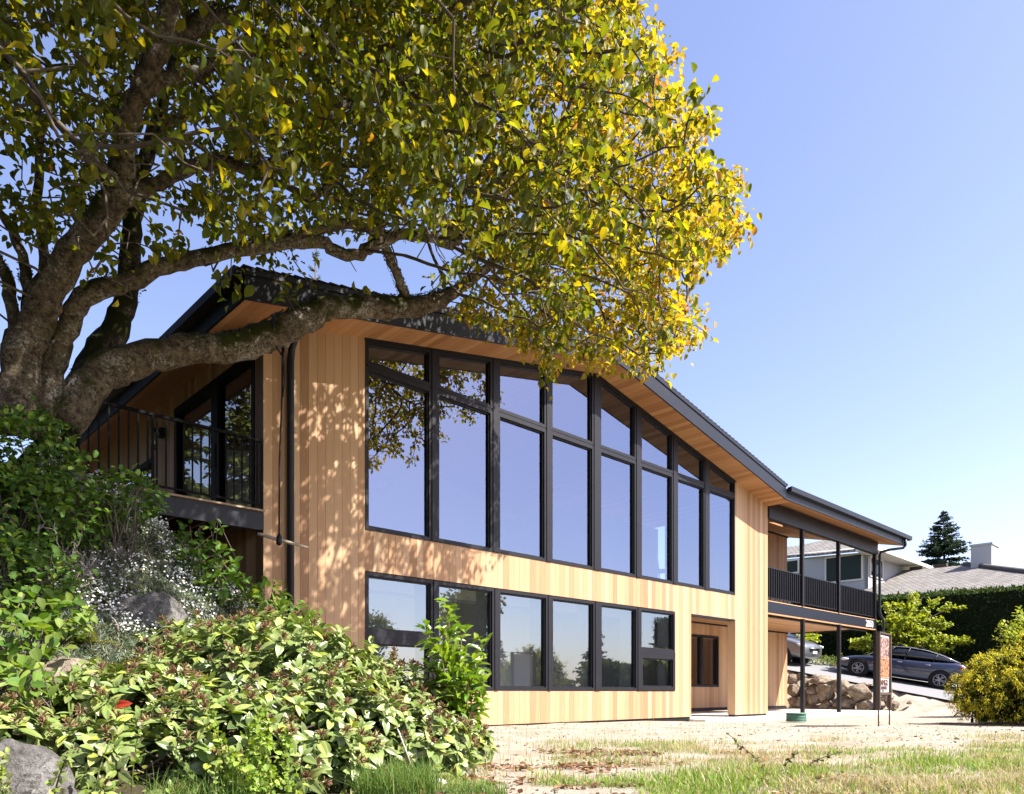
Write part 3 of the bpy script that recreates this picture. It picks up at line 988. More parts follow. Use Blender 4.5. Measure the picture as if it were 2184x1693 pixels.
# ------------------------------------------------------------------ the big magnolia
# limbs: (photo x, photo y, plan Y, width in photo px)
WSC = [.84, .84, .85, .80, .60, .55, .46, .85] + [.9] * 20
LIMBS = [
    [(28, 930, -1.50, 96), (40, 820, -1.52, 88), (52, 750, -1.55, 84), (80, 680, -1.65, 80), (112, 610, -1.8, 76), (165, 525, -2.05, 72), (225, 455, -2.35, 66), (255, 390, -2.55, 60), (264, 330, -2.7, 56), (272, 262, -2.9, 54), (300, 185, -3.05, 54), (335, 110, -3.2, 52), (362, 30, -3.35, 50), (385, -60, -3.5, 44), (430, -180, -3.7, 36), (500, -300, -3.8, 28)],
    [(90, 930, -1.45, 78), (105, 830, -1.45, 66), (122, 750, -1.5, 60), (150, 680, -1.6, 54), (195, 628, -1.75, 50), (270, 600, -1.9, 46), (350, 565, -2.05, 40), (430, 545, -2.2, 38), (540, 527, -2.35, 34), (625, 516, -2.45, 32), (690, 520, -2.55, 30), (735, 545, -2.6, 28), (775, 535, -2.65, 27), (820, 512, -2.7, 28), (880, 500, -2.75, 26), (930, 508, -2.8, 26), (962, 522, -2.8, 25), (985, 495, -2.85, 22), (1010, 450, -2.9, 19), (1040, 405, -3.0, 17), (1090, 365, -3.1, 14), (1170, 335, -3.2, 11), (1260, 310, -3.3, 8)],
    [(130, 900, -1.45, 96), (200, 812, -1.5, 90), (250, 783, -1.5, 86), (320, 760, -1.5, 76), (420, 745, -1.5, 74), (505, 738, -1.5, 74), (560, 722, -1.5, 74), (605, 704, -1.5, 74), (650, 680, -1.5, 66), (692, 658, -1.5, 58), (750, 652, -1.5, 54), (810, 656, -1.5, 54), (870, 657, -1.5, 52), (915, 650, -1.5, 46), (950, 632, -1.55, 34), (990, 608, -1.65, 27), (1030, 575, -1.8, 22), (1075, 540, -2.0, 18), (1140, 520, -2.2, 14), (1230, 490, -2.5, 11), (1330, 470, -2.8, 8), (1430, 455, -3.1, 6)],
    [(170, 860, -1.1, 80), (205, 760, -1.05, 70), (245, 700, -1.0, 66), (268, 640, -1.0, 60), (278, 560, -1.0, 54), (284, 470, -1.05, 46), (300, 380, -1.1, 40), (330, 280, -1.2, 34), (360, 170, -1.3, 28), (400, 50, -1.4, 22)],
    [(40, 740, -1.5, 46), (24, 650, -1.4, 44), (10, 590, -1.3, 42), (-25, 520, -1.2, 38), (-80, 420, -1.1, 34), (-150, 300, -1.1, 28)],
    [(60, 690, -1.4, 44), (58, 600, -1.3, 40), (42, 530, -1.25, 36), (20, 480, -1.2, 34), (-10, 440, -1.2, 30), (-60, 380, -1.2, 24)],
    [(95, 640, -1.4, 48), (90, 520, -1.3, 44), (80, 420, -1.3, 40), (85, 300, -1.4, 36), (75, 180, -1.6, 30), (50, 60, -1.8, 26), (30, -60, -2.0, 20)],
    [(230, 450, -2.4, 40), (300, 410, -2.45, 36), (350, 382, -2.5, 32), (409, 356, -2.5, 30), (473, 347, -2.55, 30), (533, 362, -2.6, 28), (605, 343, -2.65, 27), (659, 313, -2.7, 25), (667, 279, -2.75, 24), (709, 243, -2.8, 24), (769, 206, -2.85, 21), (816, 217, -2.9, 18), (851, 233, -2.95, 15), (895, 249, -3.0, 13), (943, 275, -3.1, 10), (1010, 260, -3.2, 8), (1090, 235, -3.3, 6)],
    [(533, 366, -2.6, 20), (560, 380, -2.7, 18), (612, 397, -2.8, 16), (668, 419, -2.9, 15), (697, 394, -3.0, 14), (709, 362, -3.1, 12), (754, 350, -3.2, 9)],
    [(866, 652, -1.5, 26), (855, 610, -1.6, 23), (835, 560, -1.75, 21), (817, 510, -1.9, 21), (803, 440, -2.05, 21), (795, 360, -2.2, 21), (798, 295, -2.3, 21), (825, 245, -2.4, 20), (865, 200, -2.5, 18), (930, 150, -2.6, 15), (1010, 90, -2.7, 12), (1100, 30, -2.8, 9)],
    [(590, 520, -2.4, 24), (640, 500, -2.5, 22), (690, 486, -2.6, 22), (740, 478, -2.65, 23), (780, 488, -2.7, 20), (812, 508, -2.7, 18)],
    [(945, 512, -2.8, 20), (975, 470, -2.9, 19), (983, 415, -3.0, 17), (1020, 375, -3.1, 15), (1080, 340, -3.25, 12), (1160, 290, -3.4, 9), (1240, 230, -3.5, 7)],
    [(300, 190, -3.0, 42), (370, 170, -3.1, 36), (450, 140, -3.2, 30), (533, 107, -3.3, 26), (599, 75, -3.4, 22), (665, 85, -3.5, 20), (684, 108, -3.55, 19), (728, 98, -3.6, 18), (775, 118, -3.65, 17), (800, 107, -3.7, 16), (863, 106, -3.75, 14), (911, 104, -3.8, 12), (974, 107, -3.9, 9), (1060, 90, -4.0, 7)],
    [(345, 90, -3.2, 44), (400, 60, -3.3, 42), (445, 42, -3.35, 40), (492, 40, -3.4, 34)],
    [(769, 206, -2.85, 14), (800, 160, -2.9, 12), (850, 130, -3.0, 10), (930, 95, -3.1, 8), (1030, 140, -3.2, 6)],
    [(1040, 590, -1.8, 14), (1110, 610, -2.0, 11), (1190, 620, -2.2, 9), (1280, 640, -2.5, 7), (1360, 640, -2.8, 5)],
    [(1075, 540, -2.0, 14), (1160, 560, -2.3, 11), (1260, 560, -2.6, 9), (1370, 560, -2.9, 7), (1450, 550, -3.2, 5)],
    [(1170, 335, -3.2, 9), (1260, 370, -3.4, 8), (1350, 400, -3.6, 6), (1450, 420, -3.8, 5)],
    [(430, -180, -3.7, 26), (560, -190, -3.9, 22), (700, -170, -4.0, 18), (850, -130, -4.1, 14), (1000, -90, -4.1, 10), (1120, -60, -4.1, 7)],
    [(330, 280, -1.2, 24), (420, 230, -1.3, 20), (520, 190, -1.4, 16), (620, 150, -1.5, 13), (720, 60, -1.6, 10), (840, -40, -1.7, 7)],
    [(385, -60, -3.5, 30), (330, -160, -3.9, 24), (260, -220, -4.3, 18), (160, -260, -4.6, 12)],
    [(255, 390, -2.55, 24), (190, 330, -3.0, 20), (120, 260, -3.4, 16), (60, 170, -3.7, 12), (-20, 90, -4.0, 8)],
]

mag = empty('magnolia_tree', (-4.55, 6.95, 2.1), 0, 'big old magnolia with mossy lichen covered limbs and yellow green leaves leaning across the house', 'tree')
MAGO = np.array([-4.55, 6.95, 2.1])


def smooth_line(p, k=3):
    p = np.array(p, float)
    t = np.arange(len(p)); tt = np.linspace(0, len(p) - 1, (len(p) - 1) * k + 1)
    i = np.clip(np.floor(tt).astype(int), 0, len(p) - 2); f = (tt - i)[:, None]
    p0 = p[np.clip(i - 1, 0, len(p) - 1)]; p1 = p[i]; p2 = p[i + 1]; p3 = p[np.clip(i + 2, 0, len(p) - 1)]
    return .5 * (2 * p1 + (p2 - p0) * f + (2 * p0 - 5 * p1 + 4 * p2 - p3) * f ** 2 + (3 * p1 - p0 - 3 * p2 + p3) * f ** 3)


limb_nodes = []; limb_r = []
mt = MB(); mm = MB()
for li, L in enumerate(LIMBS):
    pts = []
    for (px, py, Y, w) in L:
        q = WY(px, py, Y); pts.append((*q, w * WSC[li] / 2 / F * q[1]))
    S = smooth_line(pts, 4)
    P3 = S[:, :3] + 0.012 * rng.normal(size=(len(S), 3)) * np.minimum(S[:, 3:4] * 12, 1); R = np.maximum(S[:, 3], .008)
    lump = 1 + .10 * (fbm(np.arange(len(R)) * .5, np.full(len(R), li * 3.1), 4) - .5) * 2
    (mm if li == 3 else mt).tube(P3 - MAGO, R * lump, 16 if R[0] > .1 else 9, True, .20, li)
    limb_nodes.append(P3[::2]); limb_r.append(R[::2])
mp, md = [], []
for li_, (P3, R_) in enumerate(zip(limb_nodes, limb_r)):
    for i in range(len(P3) - 1):
        if R_[i] < .035: continue
        m = int(60 + 700 * R_[i])
        t = rng.random((m, 1)); ax_ = unit(P3[i + 1] - P3[i])
        v = rng.normal(size=(m, 3)) + [0, 0, .9]; v = unit(v - ax_ * (v @ ax_)[:, None])
        q = P3[i] * (1 - t) + P3[i + 1] * t + v * R_[i] * .97
        ok = (fbm(q[:, 0] * 2.6 + q[:, 2], q[:, 1] * 2.6 + q[:, 2] * 1.7, 71, 3) + .13 * v[:, 2] > .56)
        mp.append(q[ok]); md.append(v[ok])
mp = np.concatenate(mp); md = np.concatenate(md); nm = len(mp)
cloud('moss', M['needle'], mag, mp - MAGO, md + .7 * rng.normal(size=(nm, 3)), rdir(nm), rng.uniform(.012, .034, nm), .010, tints(nm, [(.030, .034, .008), (.05, .055, .010), (.02, .018, .010)], [1, .7, .8]), T_SML)
mt.build('trunk', M['bark'], mag)
mm.build('trunk', M['bark_moss'], mag)

CROWN = [(-400, -700), (-400, 640), (0, 640), (60, 600), (120, 560), (250, 640), (330, 700), (470, 690), (560, 640), (640, 600), (700, 560), (800, 560), (880, 575), (960, 545), (905, 600), (960, 620), (1010, 640), (985, 690), (1040, 700), (1110, 720), (1130, 760), (1170, 785), (1230, 805), (1270, 790), (1340, 775), (1370, 800), (1400, 770),
         (1450, 765), (1488, 740), (1480, 690), (1508, 640), (1498, 595), (1530, 560), (1560, 530), (1602, 495), (1585, 450), (1588, 400), (1545, 330), (1510, 305), (1500, 255), (1455, 230), (1440, 180), (1455, 130), (1420, 115), (1415, 75), (1385, 60), (1365, -10), (1330, -160), (1200, -420), (800, -800)]
GAPS = [[(690, 500), (850, 520), (940, 520), (1000, 500), (985, 545), (900, 590), (860, 640), (800, 610), (720, 575)],
        [(860, 420), (970, 470), (930, 500), (850, 490)], [(960, 330), (1010, 330), (1000, 440), (930, 450)],
        [(0, 480), (60, 560), (110, 640), (90, 820), (0, 800)], [(300, 640), (420, 680), (330, 740), (260, 720)], [(480, 560), (640, 545), (600, 600), (500, 600)]]


def crown_points(n, cx=(0.35, -3.25, 6.2), rad=(6.6, 3.0, 4.6), shell=True):
    out = []
    while sum(len(o) for o in out) < n:
        u = rng.normal(size=(n, 3)); u = unit(u)
        r = rng.random((n, 1)) ** (1 / 2.4)
        q = np.array(cx) + u * r * np.array(rad)
        ok = (q[:, 1] < -.95) | ((q[:, 2] > 7.6) & (q[:, 1] < .8))
        ok &= q[:, 2] > 3.2
        w = O2[None] + q[:, :1] * EX + q[:, 1:2] * EY
        ok &= w[:, 1] > 4.0
        px = CX + F * w[:, 0] / w[:, 1]; py = HY - F * q[:, 2] / w[:, 1]
        wob = 46 * (fbm(px * .021, py * .021, 14, 2) - .55) * 2
        ok &= inpoly(px + np.maximum(-wob, 0) * .9, py + np.maximum(-wob, 0) * .5, CROWN)
        for g in GAPS: ok &= ~inpoly(px, py, g)
        sp = inpoly(px, py, [(-400, 560), (120, 540), (700, 480), (1000, 560), (1000, 900), (-400, 900)])
        ok &= ~sp | (rng.random(n) < .45)
        lowl = inpoly(px, py, [(240, 600), (700, 580), (760, 720), (240, 760)])
        ok &= ~lowl | (q[:, 1] < -1.9)
        o = np.concatenate([w, q[:, 2:3]], 1)[ok]
        out.append(o)
    return np.concatenate(out)[:n]


cc = crown_points(620)
att = crown_points(16000)
dcl = np.full(len(att), 1e9)
for c in range(0, len(att), 2000):
    df = (att[c:c + 2000, None] - cc[None]) / np.array([.42, .42, .26])
    dcl[c:c + 2000] = (df ** 2).sum(-1).min(1)
att = att[(dcl < 1.0) | (rng.random(len(att)) < .10)][:9500]
ex = unit(rng.normal(size=(9000, 3))) * rng.random((9000, 1)) ** .4 * np.array([4.6, 4.6, 3.2]) + np.array([-3.6, -4.4, 7.0])  # extra out-of-view crown, added to cut skylight on the deck and mound
w2 = O2[None] + ex[:, :1] * EX + ex[:, 1:2] * EY
yy_ = np.maximum(w2[:, 1], .05)
px2 = CX + F * w2[:, 0] / yy_; py2 = HY - F * ex[:, 2] / yy_
ok2 = (ex[:, 2] > 4.4) & ((py2 < -60) | (px2 < -60) | (w2[:, 1] < 1.0)) & (ex[:, 1] < -.9) & (np.hypot(w2[:, 0], w2[:, 1]) > .5)
ex = np.concatenate([w2, ex[:, 2:3]], 1)[ok2][:2600]
att = np.concatenate([att, ex])
print('attractors', len(att))
nodes = np.concatenate(limb_nodes); rad0 = np.concatenate(limb_r)
parent = np.full(len(nodes), -1)
n_limb = len(nodes)
alive = np.ones(len(att), bool)
best = np.full(len(att), 1e9); bi = np.zeros(len(att), int)


def upd(a, b):
    ids = np.where(alive)[0]
    if len(ids) == 0 or a == b: return
    A = att[ids]
    for c in range(0, b - a, 400):
        nb = nodes[a + c:min(a + c + 400, b)]
        d2 = ((A[:, None] - nb[None]) ** 2).sum(-1)
        j = d2.argmin(1); v = d2[np.arange(len(ids)), j]
        imp = v < best[ids]
        best[ids[imp]] = v[imp]; bi[ids[imp]] = a + c + j[imp]


upd(0, n_limb)
STEP = .20
for it in range(44):
    act = alive & (best < 2.6 ** 2)
    if not act.any(): break
    ids = np.where(act)[0]
    dirs = unit(att[ids] - nodes[bi[ids]])
    u, inv = np.unique(bi[ids], return_inverse=True)
    acc = np.zeros((len(u), 3)); np.add.at(acc, inv, dirs)
    acc = unit(acc + .55 * rng.normal(size=acc.shape) + np.array([0, 0, .05]))
    new = nodes[u] + acc * STEP
    a = len(nodes)
    nodes = np.concatenate([nodes, new]); parent = np.concatenate([parent, u])
    upd(a, len(nodes))
    alive &= best > .20 ** 2
kids = np.zeros(len(nodes), int)
wt = np.ones(len(nodes))
for i in range(len(nodes) - 1, n_limb - 1, -1):
    kids[parent[i]] += 1; wt[parent[i]] += wt[i]
tw = np.arange(n_limb, len(nodes))
rr = np.clip(.0042 * wt ** .48, .004, .05)
ra = np.minimum(rr[parent[tw]], rr[tw] * 1.5)
segs('branches', M['twig'], mag, nodes[parent[tw]] - MAGO, nodes[tw] - MAGO, ra, rr[tw], 4)
# spur twigs and leaves
tips = tw[(wt[tw] <= 5)]
tdir = unit(nodes[tips] - nodes[parent[tips]])
cnt = np.where(wt[tips] <= 1, 18, np.where(wt[tips] <= 3, 9, 5))
rep = np.repeat(np.arange(len(tips)), cnt)
base = nodes[tips][rep] + .07 * rng.normal(size=(len(rep), 3))
px = CX + F * base[:, 0] / base[:, 1]; py = HY - F * base[:, 2] / base[:, 1]
keep = np.ones(len(base), bool)
for g in GAPS[:1]: keep &= ~inpoly(px, py, g)
hx, hy_ = to_house(base[:, 0], base[:, 1])
keep &= ~((hy_ > -.75) & (base[:, 2] < 7.0))
LN = np.concatenate(limb_nodes); LR = np.concatenate(limb_r); big = LR > .055
LN, LR = LN[big], LR[big]
lx, ly = CX + F * LN[:, 0] / LN[:, 1], HY - F * LN[:, 2] / LN[:, 1]; lw_ = LR * F / LN[:, 1]
for c in range(0, len(base), 2000):
    sl = slice(c, c + 2000)
    dd2 = np.hypot(px[sl][:, None] - lx[None], py[sl][:, None] - ly[None])
    hit = ((dd2 < lw_[None] + 12) & (base[sl][:, 1:2] < LN[None, :, 1])).any(1)
    keep[sl] &= ~hit | (rng.random(len(hit)) < .10)
rep = rep[keep]; base = base[keep]; hx = hx[keep]; hy_ = hy_[keep]
n = len(base)
dirs = tdir[rep] * .45 + rdir(n) * .75 + np.array([0, 0, -.30])
ups = rdir(n) * .55 + np.array([.18, -.05, .85])
lf = rng.uniform(.052, .115, n) * rng.uniform(.8, 1.15, n)
warm = np.clip(.015 + .38 * sstep(.5, 4.2, hx) + .05 * (base[:, 2] > 6.5), 0, .5)
tn = tints(n, [(.080, .108, .012), (.125, .147, .014), (.22, .205, .017)], [.44, .38, .18])
wm = tints(n, [(.36, .29, .025), (.42, .25, .045), (.36, .16, .06)], [.55, .35, .10])
yl = tints(n, [(.33, .29, .02)], [1])
sel = rng.random(n)
tn[sel < warm] = wm[sel < warm]
m2 = (sel > warm) & (sel < warm + .06 + .44 * sstep(-.5, 3.5, hx)); tn[m2] = yl[m2]
cloud('crown', M['leaf'], mag, base - MAGO, dirs, ups, lf, lf * rng.uniform(.48, .66, n), tn, T_MAG)
print('magnolia nodes', len(nodes), 'leaves', n)

# ------------------------------------------------------------------ rope swing hanging from the lowest limb
a = np.array(WY(600, 735, -1.5)); b = np.array(WY(590, 1150, -1.5)); b[:2] = a[:2] - (a[:2] - b[:2]) * .5
sw = empty('rope_swing', tuple(b), 0, 'dark rope swing with a wooden stick seat hanging from the lowest mossy limb', 'rope swing')
mb = MB()
mb.tube([a - b + np.array([.012, 0, .03]), (a - b) * .75 + np.array([.015, 0, 0]), (a - b) * .4 + np.array([-.006, 0, 0]), (0, 0, 0)], .011, 8)
mb.tube([a - b + np.array([.03, -.02, .03]), (a - b) * .80 + np.array([.045, -.02, 0]), (a - b) * .73 + np.array([.03, -.02, 0])], .009, 8)
mb.build('rope', M['black'], sw)
mb = MB(); mb.lathe([(.012, -.07), (.032, -.05), (.038, -.01), (.03, .035), (.014, .07)], 10); mb.build('knot', M['black'], sw)
d = np.array([.33, .05, -.085])
mb = MB(); mb.tube([-d * .72, -d * .2, d * .4, d], [.018, .021, .020, .017], 10, True, .15, 3)
mb.build('stick_seat', m_plain('weathered_stick', (.33, .27, .20), .85, .2, var=.3, scale=30), sw)
c = MB()
mid = np.array(WY(596, 712, -1.5)); R = .225
ring = [(.01 * math.sin(3 * t), R * math.cos(t), R * math.sin(t)) for t in np.linspace(0, 2 * math.pi, 22)]
c.tube([np.array(p) + mid - b for p in ring], .011, 6); c.build('rope_loop', M['black'], sw)


# ------------------------------------------------------------------ rocks
def rock(name, loc, size, mat, label, group=None, seed=0, rz=0.0, cat='boulder', flat=7):
    rs = np.random.default_rng(seed + 100)
    bm = bmesh.new(); bmesh.ops.create_icosphere(bm, subdivisions=4, radius=1)
    P = np.array([v.co[:] for v in bm.verts])
    for k in range(flat):
        nn = unit(rs.normal(size=3) * np.array([1, 1, .8])); h = rs.uniform(.5, .8)
        dd = P @ nn; m = dd > h
        P[m] -= np.outer(dd[m] - h, nn) * .97
    ph = rs.random(3) * 50
    f = fbm(P[:, 0] * 2 + ph[0], P[:, 1] * 2 + P[:, 2] * 1.7 + ph[1], seed, 4) - .5
    f2 = fbm(P[:, 0] * 6 + P[:, 2] * 4 + ph[2], P[:, 1] * 6 - P[:, 2] * 5, seed + 3, 3) - .5
    f2 = f2 - 1.2 * np.abs(fbm(P[:, 0] * 3 - P[:, 2] * 2 + ph[1], P[:, 1] * 3 + P[:, 2] * 2.6, seed + 9, 3) - .5)
    P *= (1 + .18 * f + .16 * f2)[:, None]
    P /= np.abs(P).max(0)
    P *= np.array(size)
    for v, p in zip(bm.verts, P): v.co = p
    for fc in bm.faces: fc.smooth = True
    me = bpy.data.meshes.new(name); bm.to_mesh(me); bm.free()
    o = link(name, me, mat); o.location = loc; o.rotation_euler = (0, 0, rz)
    return tag(o, label, cat, group)


rock('boulder', (-3.1, 6.28, .55), (.34, .30, .32), M['rock'], 'pale sunlit granite boulder above the leathery green shrub, edged by silver foliage', None, 1, .4)
rock('boulder', (-2.47, 3.66, -.52), (.32, .28, .29), M['rock'], 'pale grey boulder in the bottom corner beside tall weeds', None, 2, 1.0)
rock('boulder', (-3.62, 6.80, 1.08), (.34, .28, .30), M['rock'], 'dark shaded boulder half buried among silver foliage and white flowers', None, 3, 2.0)
rock('boulder', (-3.05, 5.02, .06), (.36, .28, .26), M['rock_tan'], 'low brownish rock between the fern and the leathery shrub', None, 4, .2)
rock('stone', (-.47, 4.72, -.585), (.06, .045, .04), M['white'], 'small white stone lying on leaf litter beside the leathery shrub', None, 5, .2, 'stone')

# ------------------------------------------------------------------ leathery evergreen shrub
vib = empty('evergreen_shrub', (-1.7, 5.2, -.55), 0, 'broad evergreen shrub with leathery veined leaves and brown flower clusters', 'shrub')
VO = np.array([-1.7, 5.2, -.55])
BL = np.array([(-1.88, 5.7, -.15, .95, .70, .70), (-2.5, 4.8, -.25, .72, .55, .42), (-1.75, 4.55, -.45, .85, .50, .45), (-1.12, 6.15, -.35, .70, .55, .62),
               (-.80, 5.35, -.45, .50, .50, .33), (-2.60, 6.15, .15, .62, .45, .42), (-2.95, 4.1, -.32, .5, .4, .25), (-1.3, 5.0, -.4, .6, .5, .5), (-.62, 6.1, -.45, .42, .42, .36), (-2.15, 4.1, -.5, .5, .32, .34)])


def blob_surface(n, B, shrink=1.0, lump=.10, seed=0):
    area = (B[:, 3] * B[:, 4] + B[:, 3] * B[:, 5] + B[:, 4] * B[:, 5]); k = rng.choice(len(B), n, p=area / area.sum())
    u = rdir(n)
    q = B[k, :3] + u * B[k, 3:6] * shrink * (1 + lump * rng.normal(size=(n, 1)))
    nn = unit(u / B[k, 3:6])
    ins = np.zeros(n, bool)
    for j, b in enumerate(B):
        ins |= (k != j) & ((((q - b[:3]) / (b[3:6] * .93 * shrink)) ** 2).sum(1) < 1)
    ok = ~ins & (q[:, 2] > ground(q[:, 0], q[:, 1]) - .02)
    return q[ok], nn[ok]


def rosettes(q, nn, npl, L0, L1, wfac, cols, wts, updir=.55, el=(55, -18)):
    ax = unit(nn * .75 + np.array([.10, -.05, updir]) + .28 * rng.normal(size=q.shape))
    u = unit(np.cross(ax, np.array([.3, .2, .9]) + 0 * ax)); w = np.cross(ax, u)
    Ps, Ds, Us, Ls = [], [], [], []
    ph = rng.random(len(q)) * 6.28; sc = rng.uniform(.8, 1.15, len(q))
    for j in range(npl):
        an = ph + j * 2.399 + .2 * rng.normal(size=len(q))
        t = j / (npl - 1)
        e = np.radians(el[0] + (el[1] - el[0]) * t) + .2 * rng.normal(size=len(q))
        rad = np.cos(an)[:, None] * u + np.sin(an)[:, None] * w
        d = np.cos(e)[:, None] * rad + np.sin(e)[:, None] * ax
        Ps.append(q + rad * .006 - ax * (.035 * t)); Ds.append(d); Us.append(ax * np.cos(e)[:, None] - rad * np.sin(e)[:, None] + .25 * rng.normal(size=q.shape)); Ls.append((L0 + (L1 - L0) * t ** .6) * sc * rng.uniform(.85, 1.1, len(q)))
    P = np.concatenate(Ps); L = np.concatenate(Ls)
    return P, np.concatenate(Ds), np.concatenate(Us), L, L * wfac, tints(len(P), cols, wts), ax


q, nn = blob_surface(2500, BL, 1.0, .07)
P, D, U, L, Wd, tn, ax = rosettes(q, nn, 7, .062, .122, .42, [(.165, .220, .062), (.21, .265, .080), (.26, .30, .085), (.30, .34, .06)], [.4, .35, .18, .07])
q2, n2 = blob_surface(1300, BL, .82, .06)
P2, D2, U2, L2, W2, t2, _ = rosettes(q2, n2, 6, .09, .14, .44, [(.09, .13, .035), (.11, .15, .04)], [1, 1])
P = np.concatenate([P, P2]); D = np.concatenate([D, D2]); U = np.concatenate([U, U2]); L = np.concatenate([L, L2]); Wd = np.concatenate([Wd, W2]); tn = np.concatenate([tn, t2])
cloud('foliage', M['vib'], vib, P - VO, D, U, L, Wd, tn, T_VIB)
fl = rng.random(len(q)) < .42
fq, fa = q[fl] + ax[fl] * .03, ax[fl]
A = np.repeat(fq, 26, 0); dd = unit(np.repeat(fa, 26, 0) * .8 + .75 * rng.normal(size=(len(A), 3)))
B_ = A + dd * rng.uniform(.022, .05, (len(A), 1))
tc = tints(len(A), [(.25, .14, .08), (.31, .18, .11), (.20, .15, .07)], [1, 1, .6], .3)
segs('flower_clusters', M['dry'], vib, A - VO, B_ - VO, np.full(len(A), .0012), np.full(len(A), .0042), 4, tc)
A, B_ = [], []
for k in range(130):
    b = BL[rng.integers(len(BL))]; t = rdir(1, .6)[0]
    s0 = np.array([b[0], b[1], ground(b[0], b[1]) + .02]) + .15 * rng.normal(size=3) * [1, 1, 0]
    e0 = b[:3] + t * b[3:6] * .9
    m0 = (s0 + e0) / 2 + .06 * rng.normal(size=3)
    A += [s0, m0]; B_ += [m0, e0]
segs('stems', M['twig'], vib, np.array(A) - VO, np.array(B_) - VO, .008, .005, 5)
BT = m_plain('bleached_twig', (.40, .36, .31), .8, .2)
for pts in ([(760, 1455, 5.15), (815, 1490, 5.0), (850, 1560, 4.85), (880, 1640, 4.75)], [(800, 1620, 4.65), (770, 1660, 4.6), (740, 1690, 4.55)], [(790, 1630, 4.6), (785, 1670, 4.6), (775, 1700, 4.6)], [(545, 1455, 4.7), (560, 1490, 4.65), (590, 1510, 4.6)]):
    mb = MB(); mb.tube([np.array(W(*p)) - VO for p in pts], [.006] * len(pts), 6); mb.build('bare_twig', BT, vib)
rp = np.array([W(232, 1502, 4.42)] * 5) + .02 * rng.normal(size=(5, 3))
o = cloud('red_leaves', M['vib'], vib, rp - VO, np.array([(-.3, -.5, -.8), (.15, -.5, -.9), (.4, -.5, -.5), (.7, -.2, .15), (-.1, -.6, -.9)]), np.array([(0, -1, .3)] * 5, float), .13, .05, tints(5, [(.33, .035, .02)], [1]), T_VIB)
o['label'] = 'dark red dying leaves'

# ------------------------------------------------------------------ laurel sapling
lau = empty('laurel_sapling', (-.44, 6.12, -.58), 0, 'bright green leafy sapling standing in front of the lower windows', 'sapling')
LO = np.array([-.44, 6.12, -.58])
A, B_, lp, ld = [], [], [], []
tops = [(955, 1300, 6.2), (910, 1340, 6.1), (985, 1350, 6.1), (1020, 1375, 6.2), (940, 1390, 5.9), (1000, 1420, 5.9), (965, 1440, 5.95), (1030, 1450, 6.1), (920, 1430, 6.2), (1015, 1500, 6.0), (975, 1390, 6.3), (950, 1350, 6.0)]
for tpx in tops:
    e = np.array(W(*tpx)); s = LO + np.array([.02, 0, .02])
    c1 = s * .5 + e * .5 + np.array([0, 0, -.05]) + .03 * rng.normal(size=3)
    n_ = 12; pts = [(1 - t) ** 2 * s + 2 * t * (1 - t) * c1 + t * t * e for t in np.linspace(0, 1, n_)]
    for i in range(n_ - 1): A.append(pts[i]); B_.append(pts[i + 1])
    for i in range(3, n_):
        for _ in range(8 if i < n_ - 1 else 8):
            lp.append(pts[i] + .03 * rng.normal(size=3)); tdr = unit(pts[i] - pts[i - 1])
            ld.append(tdr * (.9 if i == n_ - 1 else .35) + .8 * rng.normal(size=3) * [1, 1, .5] + [0, 0, -.05])
segs('stems', m_plain('reddish_stem', (.20, .13, .07), .7, .3), lau, np.array(A) - LO, np.array(B_) - LO, .006, .005, 5)
lp = np.array(lp); n = len(lp)
L = rng.uniform(.085, .135, n)
cloud('foliage', M['laurel'], lau, lp - LO, np.array(ld), rdir(n) * .4 + [.2, -.1, .8], L, L * .38, tints(n, [(.14, .23, .025), (.20, .29, .03), (.26, .33, .04)], [.5, .35, .15]), T_LAU)

# ------------------------------------------------------------------ rock garden planting
SN = [(-4.5, 7.0), (-3.5, 8.25), (-2.75, 8.15), (-2.25, 7.55), (-2.2, 6.95), (-2.6, 6.3), (-2.75, 5.7), (-3.0, 4.9), (-3.5, 4.9), (-4.1, 5.6)]
x = rng.uniform(-4.6, -2.1, 80000); y = rng.uniform(4.8, 8.4, 80000)
ok = inpoly(x, y, SN) & (fbm(x * 2.2, y * 2.2, 40, 3) > .36)
x, y = x[ok], y[ok]
lift = .26 * fbm(x * 3, y * 3, 77, 3) * rng.random(len(x)) ** .5
gp = np.stack([x, y, ground(x, y) + lift], -1)[:34000]
n = len(gp)
sno = cloud('silver_ground_cover', M['soft'], None, gp, rdir(n, .7), rdir(n, .4), rng.uniform(.03, .055, n), .008, tints(n, [(.18, .22, .17), (.30, .33, .28), (.09, .13, .07), (.24, .19, .13)], [.4, .3, .2, .1]), T_SML)
tag(sno, 'silvery grey ground cover spreading over the rock garden below the deck', 'ground cover', kind='stuff')
x = rng.uniform(-4.5, -2.1, 9000); y = rng.uniform(5.8, 8.4, 9000)
ok = inpoly(x, y, SN) & (fbm(x * 2.6 + 9, y * 2.6, 50, 3) > .47)
x, y = x[ok], y[ok]
h = rng.uniform(.10, .22, len(x))
gp = np.stack([x, y, ground(x, y) + h], -1)[:1300]
gp = np.concatenate([gp + .022 * rng.normal(size=gp.shape) for _ in range(3)])
fp = np.repeat(gp, 5, 0); nf = len(fp)
ang = np.tile(np.arange(5) * 1.2566, len(gp)) + np.repeat(rng.random(len(gp)) * 6, 5)
tilt = np.repeat(rdir(len(gp), 1.3) + [.3, -.4, 0], 5, 0)
u = unit(np.cross(tilt, [.2, .9, .1])); w = np.cross(unit(tilt), u)
flo = cloud('white_flowers', M['petal'], None, fp, np.cos(ang)[:, None] * u + np.sin(ang)[:, None] * w, tilt, .0105, .009, np.full((nf, 3), .80), T_SML)
tag(flo, 'tiny white flowers scattered over the silvery ground cover', 'flowers', kind='stuff')


